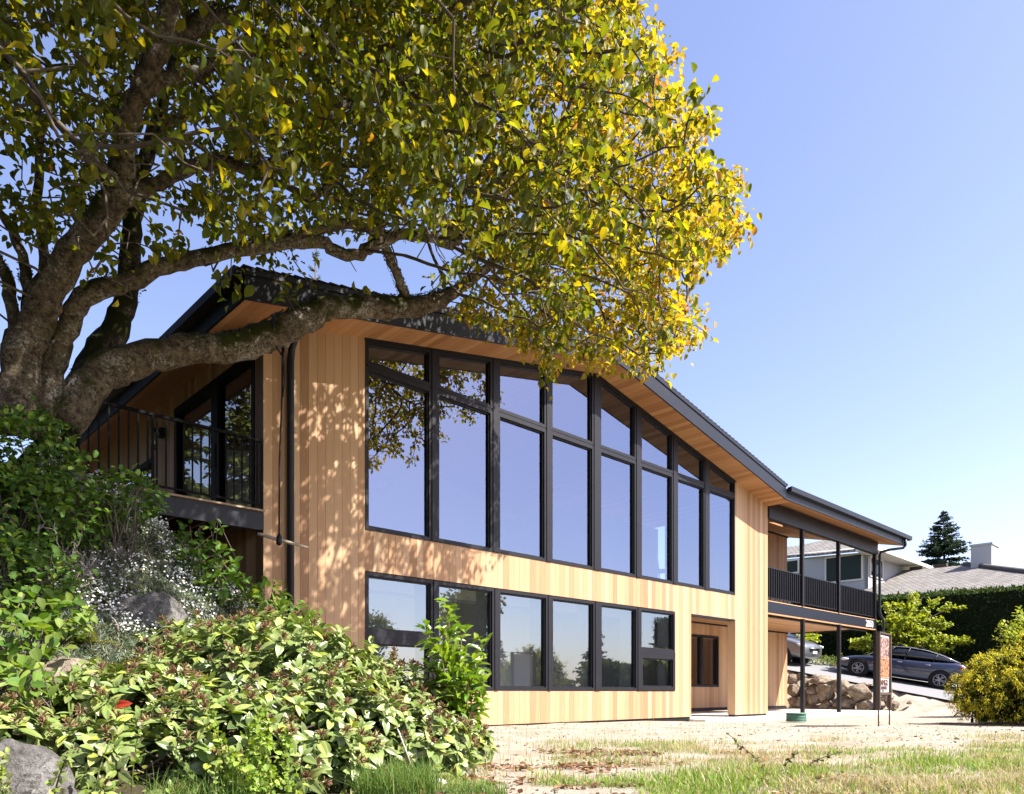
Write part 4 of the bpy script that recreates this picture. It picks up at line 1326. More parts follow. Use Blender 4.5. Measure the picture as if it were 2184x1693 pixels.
def leafy(name, label, cat, blobs, n, L, wf, cols, wts, mat, tm, stems=40, droop=-.1, group=None, stem_mat='twig', fill=.5):
    B = np.array(blobs, float)
    org = np.array([B[0, 0], B[0, 1], float(ground(B[0, 0], B[0, 1]))])
    t = empty(name, tuple(org), 0, label, cat, group)
    k = rng.choice(len(B), n, p=(B[:, 3] ** 2) / (B[:, 3] ** 2).sum())
    u = rdir(n); r = rng.random((n, 1)) ** (1 / 3 * fill + .02)
    q = B[k, :3] + u * r * B[k, 3:6] * (1 + .12 * rng.normal(size=(n, 1)))
    q[:, 2] = np.maximum(q[:, 2], ground(q[:, 0], q[:, 1]) + .02)
    Ls = rng.uniform(L[0], L[1], n)
    cloud('foliage', mat, t, q - org, u * .5 + rdir(n) * .8 + [0, 0, droop], rdir(n) * .5 + [.2, -.2, .8], Ls, Ls * wf, tints(n, cols, wts), tm)
    if stems:
        k = rng.choice(len(B), stems)
        A = np.stack([B[k, 0] + .1 * rng.normal(size=stems), B[k, 1] + .1 * rng.normal(size=stems), np.zeros(stems)], -1); A[:, 2] = ground(A[:, 0], A[:, 1])
        E_ = B[k, :3] + rdir(stems, .4) * B[k, 3:6] * .95
        Mi = (A + E_) / 2 + .08 * rng.normal(size=A.shape)
        segs('stems', M[stem_mat], t, np.concatenate([A, Mi]) - org, np.concatenate([Mi, E_]) - org, .007, .004, 4)
    return t


GR = [(.06, .12, .02), (.09, .17, .026), (.14, .22, .035), (.21, .28, .05)]
leafy('bramble', 'tall green bramble thicket at the foot of the magnolia trunk', 'bramble',
      [(-4.15, 6.25, 2.0, .50, .4, .38), (-4.05, 5.95, 1.45, .5, .4, .4), (-3.75, 6.3, 1.5, .35, .35, .3), (-3.75, 5.55, .85, .45, .4, .35), (-4.6, 5.9, 1.8, .5, .5, .5), (-3.45, 6.65, 1.75, .3, .3, .22), (-4.45, 5.3, 1.2, .5, .4, .4)],
      7000, (.04, .08), .68, GR, [.3, .35, .22, .13], M['soft'], T_SML, 90)
leafy('bramble', 'trailing bramble with pale leaves against the lower cedar corner', 'bramble',
      [(-2.05, 6.75, .62, .30, .3, .22), (-1.85, 6.7, .42, .25, .3, .2), (-2.25, 6.8, .85, .18, .2, .2), (-1.65, 6.6, .33, .2, .2, .15)], 620, (.06, .10), .7, GR[1:], [.3, .4, .3], M['soft'], T_SML, 40)
leafy('bramble', 'leafy bramble shoots growing up through the white flowers below the deck', 'bramble',
      [(-3.0, 7.2, 1.25, .3, .25, .18), (-2.75, 7.1, 1.0, .3, .2, .16), (-3.2, 7.4, 1.5, .15, .12, .22), (-2.95, 7.3, 1.55, .1, .1, .2)], 420, (.06, .10), .7, GR, [.3, .4, .2, .1], M['soft'], T_SML, 30)
leafy('bramble', 'low bright bramble patch by the fern above the pale corner boulder', 'bramble',
      [(-3.25, 4.75, .35, .35, .25, .14), (-3.35, 5.25, .55, .35, .25, .15), (-2.9, 4.3, .05, .25, .25, .12)], 430, (.06, .10), .72, GR[1:], [.3, .4, .3], M['soft'], T_SML, 30)

# fern
fe = empty('fern', (-3.12, 5.45, .33), 0, 'yellowish fern fronds beside the low brown rock', 'fern')
P, D, U, L, A, B_ = [], [], [], [], [], []
for k in range(15):
    an = rng.random() * 6.28; le = rng.uniform(.28, .42); up = rng.uniform(.5, 1.1)
    dv = np.array([math.cos(an), math.sin(an), 0])
    pts = [dv * le * t + np.array([0, 0, up * le * t - .75 * le * t * t]) for t in np.linspace(0, 1, 16)]
    for i in range(15):
        A.append(pts[i]); B_.append(pts[i + 1])
        tg = unit(pts[i + 1] - pts[i]); sd = unit(np.cross(tg, [0, 0, 1]))
        for s in (-1, 1):
            P.append(pts[i]); D.append(sd * s + tg * .35); U.append([0, 0, 1.0]); L.append(.085 * (1 - abs(i / 15 - .35)) * (1 - i / 17))
L = np.array(L)
cloud('fronds', M['soft'], fe, np.array(P), np.array(D), np.array(U, float), L, L * .26, tints(len(L), [(.13, .15, .025), (.20, .17, .04)], [1, .6]), T_SML)
segs('stalks', M['twig'], fe, A, B_, .003, .002, 4)

# gnarled lichen covered shrub
gn = empty('gnarled_shrub', (-3.75, 6.0, .95), 0, 'gnarled leafless shrub with pale lichen crusted twigs on the rock garden', 'shrub')
GO = np.array([-3.75, 6.0, .95])
A, B_, ra, rb = [], [], [], []
def walk(p, d, r, n, depth):
    for i in range(n):
        d = unit(d + .55 * rng.normal(size=3) + np.array([0, 0, .12]))
        q = p + d * rng.uniform(.03, .065)
        A.append(p); B_.append(q); ra.append(r); rb.append(r * .93)
        p = q; r *= .94
        if depth and rng.random() < .30: walk(p, unit(d + .9 * rng.normal(size=3)), r * .75, int(n * .55), depth - 1)
for k in range(10):
    st = np.array([rng.uniform(-.35, .5), rng.uniform(-.35, .3), 0.0]); st[2] = ground(GO[0] + st[0], GO[1] + st[1]) - GO[2]
    walk(st, unit(np.array([rng.uniform(-.4, 1.0), rng.uniform(-.9, .2), rng.uniform(.2, 1.2)])), .017, 15, 2)
segs('branches', m_plain('lichen_crusted_twig', (.17, .15, .13), .95, .1, var=.45, scale=40), gn, A, B_, np.array(ra), np.array(rb), 6)

# pale weeds in front of the shrub
def weed(label, spots, cat='weed', cols=((.13, .20, .03), (.20, .26, .05), (.09, .15, .025)), n=70, L=(.02, .045), h=(.25, .4), name='tall_weed', scat=.035):
    o0 = np.array([spots[0][0], spots[0][1], float(ground(spots[0][0], spots[0][1]))])
    t = empty(name, tuple(o0), 0, label, cat)
    A, B_, P = [], [], []
    for (x, y) in spots:
        b = np.array([x, y, float(ground(x, y))]); hh = rng.uniform(*h); ln = .12 * rng.normal(size=2)
        pts = [b + np.array([ln[0] * s * s, ln[1] * s * s, hh * s]) for s in np.linspace(0, 1, 8)]
        for i in range(7): A.append(pts[i]); B_.append(pts[i + 1])
        for i in range(n // 1):
            s = rng.uniform(.12, 1.0); j = min(int(s * 7), 6); P.append(pts[j] + (pts[j + 1] - pts[j]) * (s * 7 - j) + scat * rng.normal(size=3) * (1.25 - s))
    P = np.array(P); m = len(P); Ls = rng.uniform(L[0], L[1], m)
    cloud('leaves', M['soft'], t, P - o0, rdir(m, .1), rdir(m, .7) + [.2, -.2, .3], Ls, Ls * .75, tints(m, cols, [1] * len(cols)), T_SML)
    segs('stems', M['soft'], t, np.array(A) - o0, np.array(B_) - o0, .004, .003, 4, tints(len(A), [(.14, .16, .05)], [1]))
    return t


weed('pale green lobed weeds growing before the middle of the leathery shrub', [(-1.32, 3.92), (-1.25, 3.86), (-1.4, 3.98), (-1.18, 3.9), (-1.5, 3.9), (-1.28, 3.8), (-1.42, 3.84)], n=110, h=(.30, .56), cols=((.24, .34, .05), (.33, .40, .08), (.18, .28, .04)))
weed('spindly pale weeds in front of the pale corner boulder', [(-2.25, 3.25), (-2.05, 3.3), (-2.4, 3.2), (-2.15, 3.2), (-2.5, 3.35), (-1.95, 3.45), (-2.3, 3.35), (-1.85, 3.6), (-2.6, 3.3)], n=42, h=(.25, .5), cols=((.22, .30, .06), (.30, .36, .10), (.36, .34, .20)))
for (px, py, lab) in ((1573, 1590, 'dark spiky thistle standing at the far edge of the grass'), (1622, 1640, 'dark thistle in the grass between two smaller ones, nearest the sandy path'),
                      (1671, 1650, 'brown stemmed thistle in the dry pinkish grass'), (1716, 1645, 'thin thistle with a reddish tip in the dry grass')):
    d = .6 * F / (py - HY) if py > HY else 8
    x0, y0, _ = W(px, py, d)
    weed(lab, [(x0, y0)], 'thistle', ((.05, .065, .02), (.09, .08, .03), (.12, .05, .04)), 20, (.016, .034), (.13, .19), 'thistle', .010)

# ------------------------------------------------------------------ grass, dry grass, dead leaves
nb = 150000
d = rng.uniform(3.6, 11.5, nb); x = d * rng.uniform(-.42, .76, nb)
keep = rng.random(nb) < cover_mask(x, d) * (1.15 - .05 * d)
x, d = x[keep], d[keep]
g0 = np.stack([x, d, ground(x, d)], -1)
n = len(g0)
pn = fbm(x * .9 + 4, d * 1.3, 60, 3); long_ = sstep(.45, .7, fbm(x * 1.3, d * 1.3, 63, 2))
H = (.018 + .042 * rng.random(n)) * (1 + .9 * long_)
tn = tints(n, [(.17, .27, .04), (.24, .34, .055), (.34, .38, .10)], [.45, .4, .15])
dr = rng.random(n) < .15 + .5 * sstep(.45, .65, pn)
td = tints(n, [(.52, .42, .28), (.44, .33, .20), (.58, .48, .36)], [1, 1, .7]); tn[dr] = td[dr]
gr = blades('grass', M['grass'], None, g0, H, rng.normal(size=n) * .9, rng.uniform(.004, .008, n), tn)
tag(gr, 'short patchy green grass on the sandy yard', 'grass', kind='stuff')
nb = 60000
d = rng.uniform(4.4, 10.5, nb); x = d * rng.uniform(-.05, .76, nb)
m = cover_mask(x, d) * sstep(.40, .62, fbm(x * .7 + 11, d * 1.1, 66, 3)) * sstep(.2, 1.6, x)
keep = rng.random(nb) < m * .6
x, d = x[keep], d[keep]; n = len(x)
g0 = np.stack([x, d, ground(x, d)], -1)
dg = blades('dry_grass', M['grass'], None, g0, rng.uniform(.05, .16, n), rng.normal(size=n) * .9, rng.uniform(.002, .0040, n), tints(n, [(.58, .42, .33), (.54, .43, .31), (.46, .31, .24)], [1, 1, .6]))
tag(dg, 'taller pinkish dry grass standing in drifts across the yard', 'dry grass', kind='stuff')
# thin lone stalks along the sandy path
xs = np.concatenate([rng.uniform(.2, 3.6, 90), rng.uniform(-.2, .5, 40)]); ds = np.concatenate([rng.uniform(7.0, 12, 90), rng.uniform(5.5, 8, 40)])
st = blades('dry_stalks', M['grass'], None, np.stack([xs, ds, ground(xs, ds)], -1), rng.uniform(.15, .42, 130), rng.normal(size=130) * .7, np.full(130, .003), tints(130, [(.40, .32, .2), (.30, .28, .14)], [1, 1]))
tag(st, 'thin dry stalks sprouting along the sandy path by the cedar wall', 'dry stalks', kind='stuff')


def tuft(label, cx, cy, r, n, h):
    a = rng.random(n) * 6.28; rr_ = r * rng.random(n) ** .5
    x = cx + rr_ * np.cos(a); y = cy + rr_ * np.sin(a)
    o0 = np.array([cx, cy, float(ground(cx, cy))])
    o = blades('grass_tuft', M['grass'], None, np.stack([x, y, ground(x, y)], -1) - o0, rng.uniform(h[0], h[1], n), rng.normal(size=n) * .8, rng.uniform(.003, .0055, n), tints(n, [(.10, .18, .03), (.15, .23, .05), (.25, .27, .10)], [.5, .4, .1]))
    o.location = tuple(o0)
    tag(o, label, 'grass tuft')


tuft('lush green grass tuft spilling out at the foot of the leathery shrub', -.66, 4.32, .26, 900, (.12, .26))
tuft('thin grass tuft at the bottom under the pale lobed weeds', -1.55, 3.78, .30, 420, (.10, .24))
tuft('low bright grass tuft on the leaf litter right of the lush tuft', -.22, 4.28, .2, 500, (.05, .11))
nl = 5200
x = np.concatenate([rng.uniform(-.7, 2.4, nl - 900), rng.uniform(-.2, 1.6, 900)]); d = np.concatenate([rng.uniform(4.1, 7.4, nl - 900), rng.uniform(9.8, 12.6, 900)])
hx, hy2 = to_house(x, d)
ok = (fbm(x * 1.7, d * 2.4, 90, 3) > .52) & (hy2 < -.15) & ((d < 8) | (hy2 > -.7))
x, d = x[ok], d[ok]; n = len(x)
dl = cloud('dead_leaves', M['dry'], None, np.stack([x, d, ground(x, d) + .008 + .012 * rng.random(n)], -1), rdir(n) * [1, 1, .25], rdir(n) * .35 + [0, 0, 1], rng.uniform(.03, .075, n), rng.uniform(.02, .04, n), tints(n, [(.20, .10, .05), (.28, .15, .08), (.36, .24, .16), (.14, .08, .05)], [1, 1, .5, .6]), T_SML)
tag(dl, 'brown dead leaves littering the sandy ground', 'dead leaves', kind='stuff')
mb = MB()
o0 = np.array([9.0, 12.9, -.58])
mb.tube([(-1.5, .12, .02), (-1.1, .0, .03), (-.5, .06, .03), (.2, -.1, .03)], [.012, .014, .014, .012], 8)
o = mb.build('pipe', M['black'], None); o.location = tuple(o0); tag(o, 'thin black pipe lying on the sand beside the golden bush', 'pipe')

# ------------------------------------------------------------------ driveway, retaining boulders
def strip(name, x0, x1, y0, y1, off, mat, nx=8, ny=60):
    X, Y = np.meshgrid(np.linspace(x0, x1, nx), np.linspace(y0, y1, ny))
    w = O2[None, None] + X[..., None] * EX + Y[..., None] * EY
    Z = ground(w[..., 0], w[..., 1]) + off
    V = np.concatenate([w, Z[..., None]], -1).reshape(-1, 3)
    i = np.arange(nx * ny).reshape(ny, nx)
    return np_mesh(name, V, np.stack([i[:-1, :-1], i[:-1, 1:], i[1:, 1:], i[1:, :-1]], -1).reshape(-1, 4), mat, None)


o = strip('driveway', 23.9, 28.6, -8.5, 16, .045, M['asphalt'], 10, 70)
tag(o, 'worn grey asphalt driveway sloping down past the house', 'driveway', kind='structure')
VX = 1 / 1.8763
BO = [  # crop x, crop y, half width, half height, plane X, label
    (335, 600, 34, 36, 22.75, 'small pale boulder in the bottom course of the rock wall, beside the cedar wall'),
    (405, 618, 72, 44, 22.75, 'wide low brown boulder in the bottom course behind the first porch post'),
    (505, 600, 70, 48, 22.75, 'oblong tan boulder lying tilted in the bottom course just right of the first porch post'),
    (610, 637, 50, 34, 22.75, 'small rounded boulder in the bottom course, midway between the first two porch posts'),
    (758, 632, 92, 50, 22.75, 'broad boulder with a sunlit left face in the bottom course at the middle porch post'),
    (918, 650, 72, 44, 22.75, 'square brownish boulder in the bottom course left of the corner porch post'),
    (352, 522, 58, 56, 22.95, 'large pale blocky boulder in the middle course against the cedar porch wall'),
    (500, 515, 66, 42, 22.95, 'flat faced tan boulder in the middle course right of the first porch post'),
    (606, 545, 66, 72, 22.92, 'bright pointed boulder in the middle course between the first two porch posts'),
    (742, 505, 78, 74, 22.98, 'tall rounded brown boulder behind the middle porch post'),
    (890, 555, 104, 78, 22.92, 'biggest boulder of the rock wall, left of the corner porch post'),
    (1082, 527, 62, 44, 23.0, 'tan boulder seen between the two legs of the carved sign, upper one'),
    (345, 436, 50, 42, 23.2, 'pale boulder in the top course beside the cedar porch wall'),
    (405, 404, 42, 22, 23.3, 'flat slab of rock on top of the rock wall beneath the silver car'),
    (432, 470, 34, 30, 23.15, 'small dark gap filling stone half hidden by the first porch post'),
    (522, 418, 34, 26, 23.35, 'small pale stone sitting on top of the rock wall right of the first porch post'),
    (572, 442, 98, 38, 23.2, 'long pale boulder in the top course spanning between the first two porch posts'),
    (766, 577, 24, 18, 22.8, 'little wedge stone squeezed beneath the tall brown boulder'),
    (895, 482, 62, 24, 23.25, 'flat light boulder on top of the biggest boulder'),
    (1085, 590, 62, 26, 22.9, 'flat brown slab seen between the legs of the carved sign, lower one'),
    (1140, 640, 54, 48, 22.9, 'earthy boulder at the crumbling right end of the rock wall beyond the carved sign'),
    (1265, 622, 22, 14, 23.0, 'small loose stone at the right end of the rock wall, furthest from the house')]
for i, (cx, cy, a, b, X, lab) in enumerate(BO):
    px = (3000 + cx / 1.993) * VX; py = (2500 + cy / 1.993) * VX
    hX, hY, z = onX(px, py, X)
    wx, wy, _ = hw(hX, hY)
    sc = wy / (F * 1.8763 * 1.993)
    mm_ = .13 * rng.random()
    rock('retaining_boulder', (wx, wy, z), (a * sc * 1.22, a * sc * (.95 + mm_), b * sc * 1.12), M['rock_tan'], lab, 'boulders of the rock retaining wall', 20 + i, .3 * math.sin(i * 2.1), 'boulder', 14)

# green ribbed riser lid
x, y, z = W((3185) * VX, 2870 * VX, 16.6)
ri = empty('septic_riser', (x, y, -.68), 0, 'green ribbed plastic riser with a flat round lid at the edge of the patio', 'riser')
prof = []
for k in range(5): prof += [(.225, .02 + k * .035), (.225, .038 + k * .035), (.21, .04 + k * .035), (.21, .053 + k * .035)]
mb = MB(); mb.lathe(prof, 28); mb.build('body', m_plain('faded_green_plastic', (.075, .19, .14), .55, .4, var=.2), ri)
mb = MB(); mb.lathe([(.235, .192), (.238, .205), (.225, .214), (.02, .218)], 28); mb.build('lid', m_plain('sunbleached_green_plastic', (.10, .20, .15), .6, .4, var=.25), ri)

# carved sign on two legs
sx, sy, _ = W(3514 * VX, 2900 * VX, 13.2)
sdir = math.atan2(.767, .641)
sg = empty('sign', (sx, sy, -.64), sdir, 'tall narrow carved sign with orange panels on two rusty legs near the corner porch post', 'sign')
SH = 1.69; SWd = .78
for x in (0, SWd):
    mb = MB(); mb.box(x - .032, x + .032, -.03, .03, .36, SH if x == 0 else SH - .012); mb.box(x - .010, x + .010, -.01, .01, -.05, .36)
    mb.build('leg', M['steel_brown'], sg)
mb = MB(); mb.box(-.032, SWd + .032, -.034, .034, SH + .001, SH + .025); mb.box(.033, SWd - .033, -.03, .03, SH - 1.10, SH - 1.06); mb.build('cross_bar', M['steel_brown'], sg)


def carved(name, a, b, sc, frm):
    k = N(name)
    co = k.coord(); s = k.sep(co)
    n1 = k.noise(co, sc, 6, .75)
    v = k.n('TexVoronoi'); v.feature = 'DISTANCE_TO_EDGE'; v.inputs['Scale'].default_value = sc * 1.3; k.l(co, v.inputs['Vector'])
    f = k.math('MULTIPLY', k.math('SUBTRACT', v.outputs[0], .03, True), 9, True)
    c = k.mix(f, b, k.mix(n1, a, frm))
    k.pbr(c, .75, .3, 0, k.bump(v.outputs[0], 1.0, .02))
    return k.m


pan = MB(); pan.box(.06, SWd - .10, -.012, .012, SH - 1.055, SH - .03); pan = pan.build('panel', m_plain('pale_sign_board', (.45, .46, .47), .6, .3), sg)
mb = MB(); mb.box(.07, SWd - .12, -.022, -.0125, SH - .43, SH - .06); mb.build('carved_relief', carved('grey_orange_carving', (.30, .13, .08), (.04, .025, .03), 9, (.42, .30, .27)), pan)
mb = MB(); mb.box(.07, SWd - .12, -.022, -.0125, SH - .77, SH - .46); mb.build('carved_relief', carved('orange_carving', (.38, .13, .05), (.05, .025, .025), 9, (.46, .22, .11)), pan)
mb = MB(); mb.box(.07, SWd - .12, -.024, -.0125, SH - .455, SH - .432); mb.box(.07, SWd - .12, -.024, -.0125, SH - .795, SH - .775); mb.build('divider', m_plain('orange_rust_strip', (.42, .20, .10), .7, .3), pan)


def text(name, body, size, mat, parent, loc, sx=1.0, ext=.004):
    t = bpy.data.curves.new(name, 'FONT'); t.body = body; t.size = size; t.extrude = ext
    o = bpy.data.objects.new(name, t); COL.objects.link(o)
    me = bpy.data.meshes.new_from_object(o.evaluated_get(bpy.context.evaluated_depsgraph_get()))
    COL.objects.unlink(o); bpy.data.objects.remove(o)
    me.materials.clear()
    q = link(name, me, mat, parent)
    q.location = loc; q.rotation_euler = (math.radians(90), 0, 0); q.scale = (sx, 1, 1)
    return q


ORG = m_plain('orange_lettering', (.50, .17, .07), .6, .3); BRN = m_plain('brown_lettering', (.14, .07, .05), .6, .3)
text('lettering', 'NMIGR', .16, BRN, pan, (.09, -.016, SH - .935), .98)
text('lettering', 'EQUINOX', .085, BRN, pan, (.12, -.016, SH - 1.005), 1.02)
text('lettering', 'D E S I G N', .03, BRN, pan, (.18, -.016, SH - 1.042), 1.1)


# ------------------------------------------------------------------ cars
def car(name, label, P0, P1, zc, S, paint, frontlit=True, rack=True):
    """P0 front axle, P1 rear axle on the ground (world); S = dict of profile arrays"""
    P0 = np.array(P0, float); P1 = np.array(P1, float)
    fw = unit(P0 - P1); mid = (P0 + P1) / 2
    o = empty(name, tuple(mid), 0, label, 'car')
    side = unit(np.cross([0, 0, 1.0], fw)); up = np.cross(fw, side)
    mat = Matrix((fw, side, up)).transposed()
    o.rotation_euler = mat.to_euler()
    xs = S['x']; n = len(xs)

    def loft(sections, name, mat, close=True, parent=o):
        b = MB(); k = len(sections[0]); vs = [p for s_ in sections for p in s_]
        fs = [(i * k + j, i * k + (j + 1) % k, (i + 1) * k + (j + 1) % k, (i + 1) * k + j) for i in range(len(sections) - 1) for j in range(k if close else k - 1)]
        if close: fs += [tuple(range(k)), tuple(range((len(sections) - 1) * k, len(sections) * k))]
        b.add(vs, fs, True)
        q = b.build(name, mat, parent)
        m = q.modifiers.new('sub', 'SUBSURF'); m.levels = 1; m.render_levels = 2
        return q
    sec = []
    for i in range(n):
        hwid, zt, zb = S['w'][i], S['belt'][i], S['bot'][i]
        half = [(hwid * .80, zb), (hwid * .97, zb + .10), (hwid, zb + (zt - zb) * .5), (hwid * .985, zt - .13), (hwid * .93, zt - .03), (hwid * .72, zt + .012), (0, zt + .03)]
        ring = [(xs[i], y, z) for y, z in half] + [(xs[i], -y, z) for y, z in half[-2::-1]]
        sec.append(ring)
    loft(sec, 'body', paint)
    gl = m_glass('car_window_glass_' + name, .10, (1, 1, 1), (.18, .22, .22)) if 'car_glass' not in M else M['car_glass']
    M['car_glass'] = gl
    gs = []
    for (x, zb, zt, wb, wt) in S['house']:
        gs.append([(x, wb, zb), (x, wb * .55 + wt * .45, zb * .5 + zt * .5), (x, wt, zt), (x, 0, zt + .015), (x, -wt, zt), (x, -(wb * .55 + wt * .45), zb * .5 + zt * .5), (x, -wb, zb)])
    loft(gs, 'windows', M['tinted'])
    rf = [[(x, wt + .008, zt - .035), (x, wt - .05, zt + .012), (x, 0, zt + .03), (x, -wt + .05, zt + .012), (x, -wt - .008, zt - .035)] for (x, zb, zt, wb, wt) in S['house'][1:-1]]
    loft(rf, 'roof', paint, False)
    for s_ in (1, -1):                        # door pillars and chrome window line
        b = MB()
        for (xp, lean, wd) in S['pillars']:
            zb_, zt_ = np.interp(xp, [h[0] for h in S['house']], [h[1] for h in S['house']]), np.interp(xp + lean, [h[0] for h in S['house']], [h[2] for h in S['house']])
            wb_, wt_ = np.interp(xp, [h[0] for h in S['house']], [h[3] for h in S['house']]), np.interp(xp + lean, [h[0] for h in S['house']], [h[4] for h in S['house']])
            b.tube([(xp, s_ * (wb_ + .004), zb_), (xp + lean * .5, s_ * ((wb_ * .55 + wt_ * .45) + .006), (zb_ + zt_) / 2), (xp + lean, s_ * (wt_ + .006), zt_ - .02)], wd, 6)
        b.build('door_pillars', M['black'], o)
        b = MB(); b.tube([(h[0], s_ * (h[4] + .012), h[2] - .03) for h in S['house'][0:]], .014, 6); b.build('chrome_trim', M['chrome'], o)
        for xh, zh in S['handles']:
            b = MB(); wy = np.interp(xh, xs, S['w']); b.tube([(xh - .09, s_ * (wy + .004), zh), (xh - .05, s_ * (wy + .016), zh + .004), (xh + .05, s_ * (wy + .016), zh + .004), (xh + .09, s_ * (wy + .004), zh)], .011, 6); b.build('door_handle', M['chrome'], o)
        b = MB(); xm = S['mirror']; b.tube([(xm, s_ * .86, S['zm'] - .03), (xm, s_ * 1.0, S['zm'])], .025, 6); b.lathe([(.02, -.07), (.075, -.03), (.08, .03), (.03, .07)], 10, (xm - .02, s_ * 1.03, S['zm'] + .03)); b.build('mirror', paint, o)
        for xl, nm, m_, zz, ln in ((S['hx'], 'headlight', M['lamp_clear'], S['hz'], .17), (S['tx'], 'tail_light', M['lamp_red'], S['tz'], .15)):
            wy = np.interp(xl, xs, S['w'])
            b = MB(); b.tube([(xl - ln, s_ * (np.interp(xl - ln, xs, S['w']) - .02), zz + .03), (xl, s_ * (wy - .02), zz), (xl + ln * .9, s_ * (np.interp(xl + ln * .9, xs, S['w']) - .045), zz - .02)], [.03, .062, .045], 8)
            b.build(nm, m_, o)
    rw = S['r']; hb = S['wb'] / 2
    for xw in (hb, -hb):
        for s_ in (1, -1):
            wy = np.interp(xw, xs, S['w'])
            b = MB(); b.lathe([(rw + .055, wy - .32), (rw + .055, wy + .004), (rw + .02, wy + .006), (.05, wy + .006)] if s_ > 0 else [(rw + .055, -wy + .32), (rw + .055, -wy - .004), (rw + .02, -wy - .006), (.05, -wy - .006)], 26, (xw, 0, rw), 'Y')
            b.build('wheel_arch', M['tyre'], o)
            y0 = s_ * (wy - .20); y1 = s_ * (wy + .018)
            b = MB(); b.lathe([(rw * .66, y0), (rw * .95, y0), (rw, y0 + s_ * .04), (rw, y1 - s_ * .04), (rw * .95, y1), (rw * .68, y1 - s_ * .004), (rw * .64, y1 - s_ * .05)], 28, (xw, 0, rw), 'Y')
            w_ = b.build('wheel', M['tyre'], o)
            b = MB(); b.lathe([(rw * .655, y1 - s_ * .03), (rw * .66, y1 + s_ * .002), (rw * .61, y1 + s_ * .002), (rw * .60, y1 - s_ * .03)], 28, (xw, 0, rw), 'Y')
            for q in range(10):
                an = q * math.pi / 5 + .12 * (1 if q % 2 else -1)
                ca, sa = math.cos(an), math.sin(an)
                b.tube([(xw + .03 * ca, y1 - s_ * .012, rw + .03 * sa), (xw + rw * .62 * ca, y1 - s_ * .004, rw + rw * .62 * sa)], [.022, .013], 5)
            b.lathe([(.045, y1 - s_ * .02), (.045, y1 + s_ * .004), (.01, y1 + s_ * .006)], 12, (xw, 0, rw), 'Y')
            b.build('rim', M['alloy'], w_)
            b = MB(); b.lathe([(rw * .40, y1 - s_ * .075), (rw * .40, y1 - s_ * .06), (.03, y1 - s_ * .06)], 20, (xw, 0, rw), 'Y'); b.build('brake_disc', M['steel_brown'], w_)
    if rack:
        for xr in S['rack']:
            b = MB()
            for s_ in (1, -1): b.box(xr - .06, xr + .06, s_ * .56 - .06, s_ * .56 + .06, 1.40 + S['dz'], 1.50 + S['dz'])
            b.tube([(xr, -.66, 1.50 + S['dz']), (xr, .66, 1.50 + S['dz'])], .022, 8); b.build('roof_rack', M['black'], o)
    for xx, zz in S['plates']:
        b = MB(); b.box(xx - .012, xx + .012, -.17, .17, zz - .055, zz + .055); b.build('number_plate', M['white'], o)
    if S.get('grille'):
        b = MB(); gx, gz = S['grille']; b.box(gx - .03, gx + .02, -.42, .42, gz - .08, gz + .08); b.build('grille', M['black'], o)
        b = MB(); b.tube([(gx + .02, -.45, gz + .09), (gx + .035, 0, gz + .075), (gx + .02, .45, gz + .09)], .018, 6); b.build('chrome_bar', M['chrome'], o)
    return o


M['tyre'] = m_plain('tyre_rubber', (.012, .012, .013), .8, .2)
M['alloy'] = m_plain('alloy_wheel', (.30, .30, .32), .35, .5, .6)
M['chrome'] = m_plain('chrome', (.75, .75, .76), .12, .5, 1.0, var=.03)
M['lamp_clear'] = m_plain('headlamp_lens', (.62, .64, .66), .1, .6)
M['lamp_red'] = m_plain('red_lamp_lens', (.22, .012, .02), .12, .6)


def m_paint(name, col):
    k = N(name)
    nz = k.noise(k.coord(), 300, 2)
    p = k.pbr(k.mix(nz, [x * .85 for x in col], [x * 1.15 for x in col]), .32, .5, .45, done=False)
    p.inputs['Coat Weight'].default_value = 1.0; p.inputs['Coat Roughness'].default_value = .03
    k.l(p.outputs[0], k.o.inputs[0])
    return k.m


k = N('tinted_car_glass'); k.pbr((.012, .014, .016), .03, .8); M['tinted'] = k.m
SEDAN = dict(x=[-2.33, -2.27, -2.05, -1.75, -1.3, -.7, 0, .7, 1.15, 1.6, 2.0, 2.22, 2.34],
             belt=[.72, .95, 1.06, 1.04, .99, .95, .925, .91, .90, .83, .73, .63, .50],
             bot=[.42, .33, .27, .24, .20, .19, .19, .19, .20, .22, .22, .24, .34],
             w=[.66, .78, .87, .905, .92, .925, .925, .92, .92, .90, .85, .75, .60],
             house=[(-2.0, 1.05, 1.09, .66, .60), (-1.45, 1.00, 1.27, .76, .58), (-.85, .96, 1.405, .80, .585), (-.2, .93, 1.445, .82, .60), (.3, .915, 1.41, .82, .60), (.8, .905, 1.20, .80, .60), (1.22, .90, .93, .76, .62)],
             pillars=[(-.12, -.12, .028), (-1.1, -.1, .022), (.62, -.35, .02)], handles=[(.02, .80), (-.95, .83)], mirror=.72, zm=.93, hx=2.02, hz=.60, tx=-2.1, tz=.88, r=.335, wb=2.875, rack=[.15, -.55], dz=0, plates=[(-2.33, .62)])
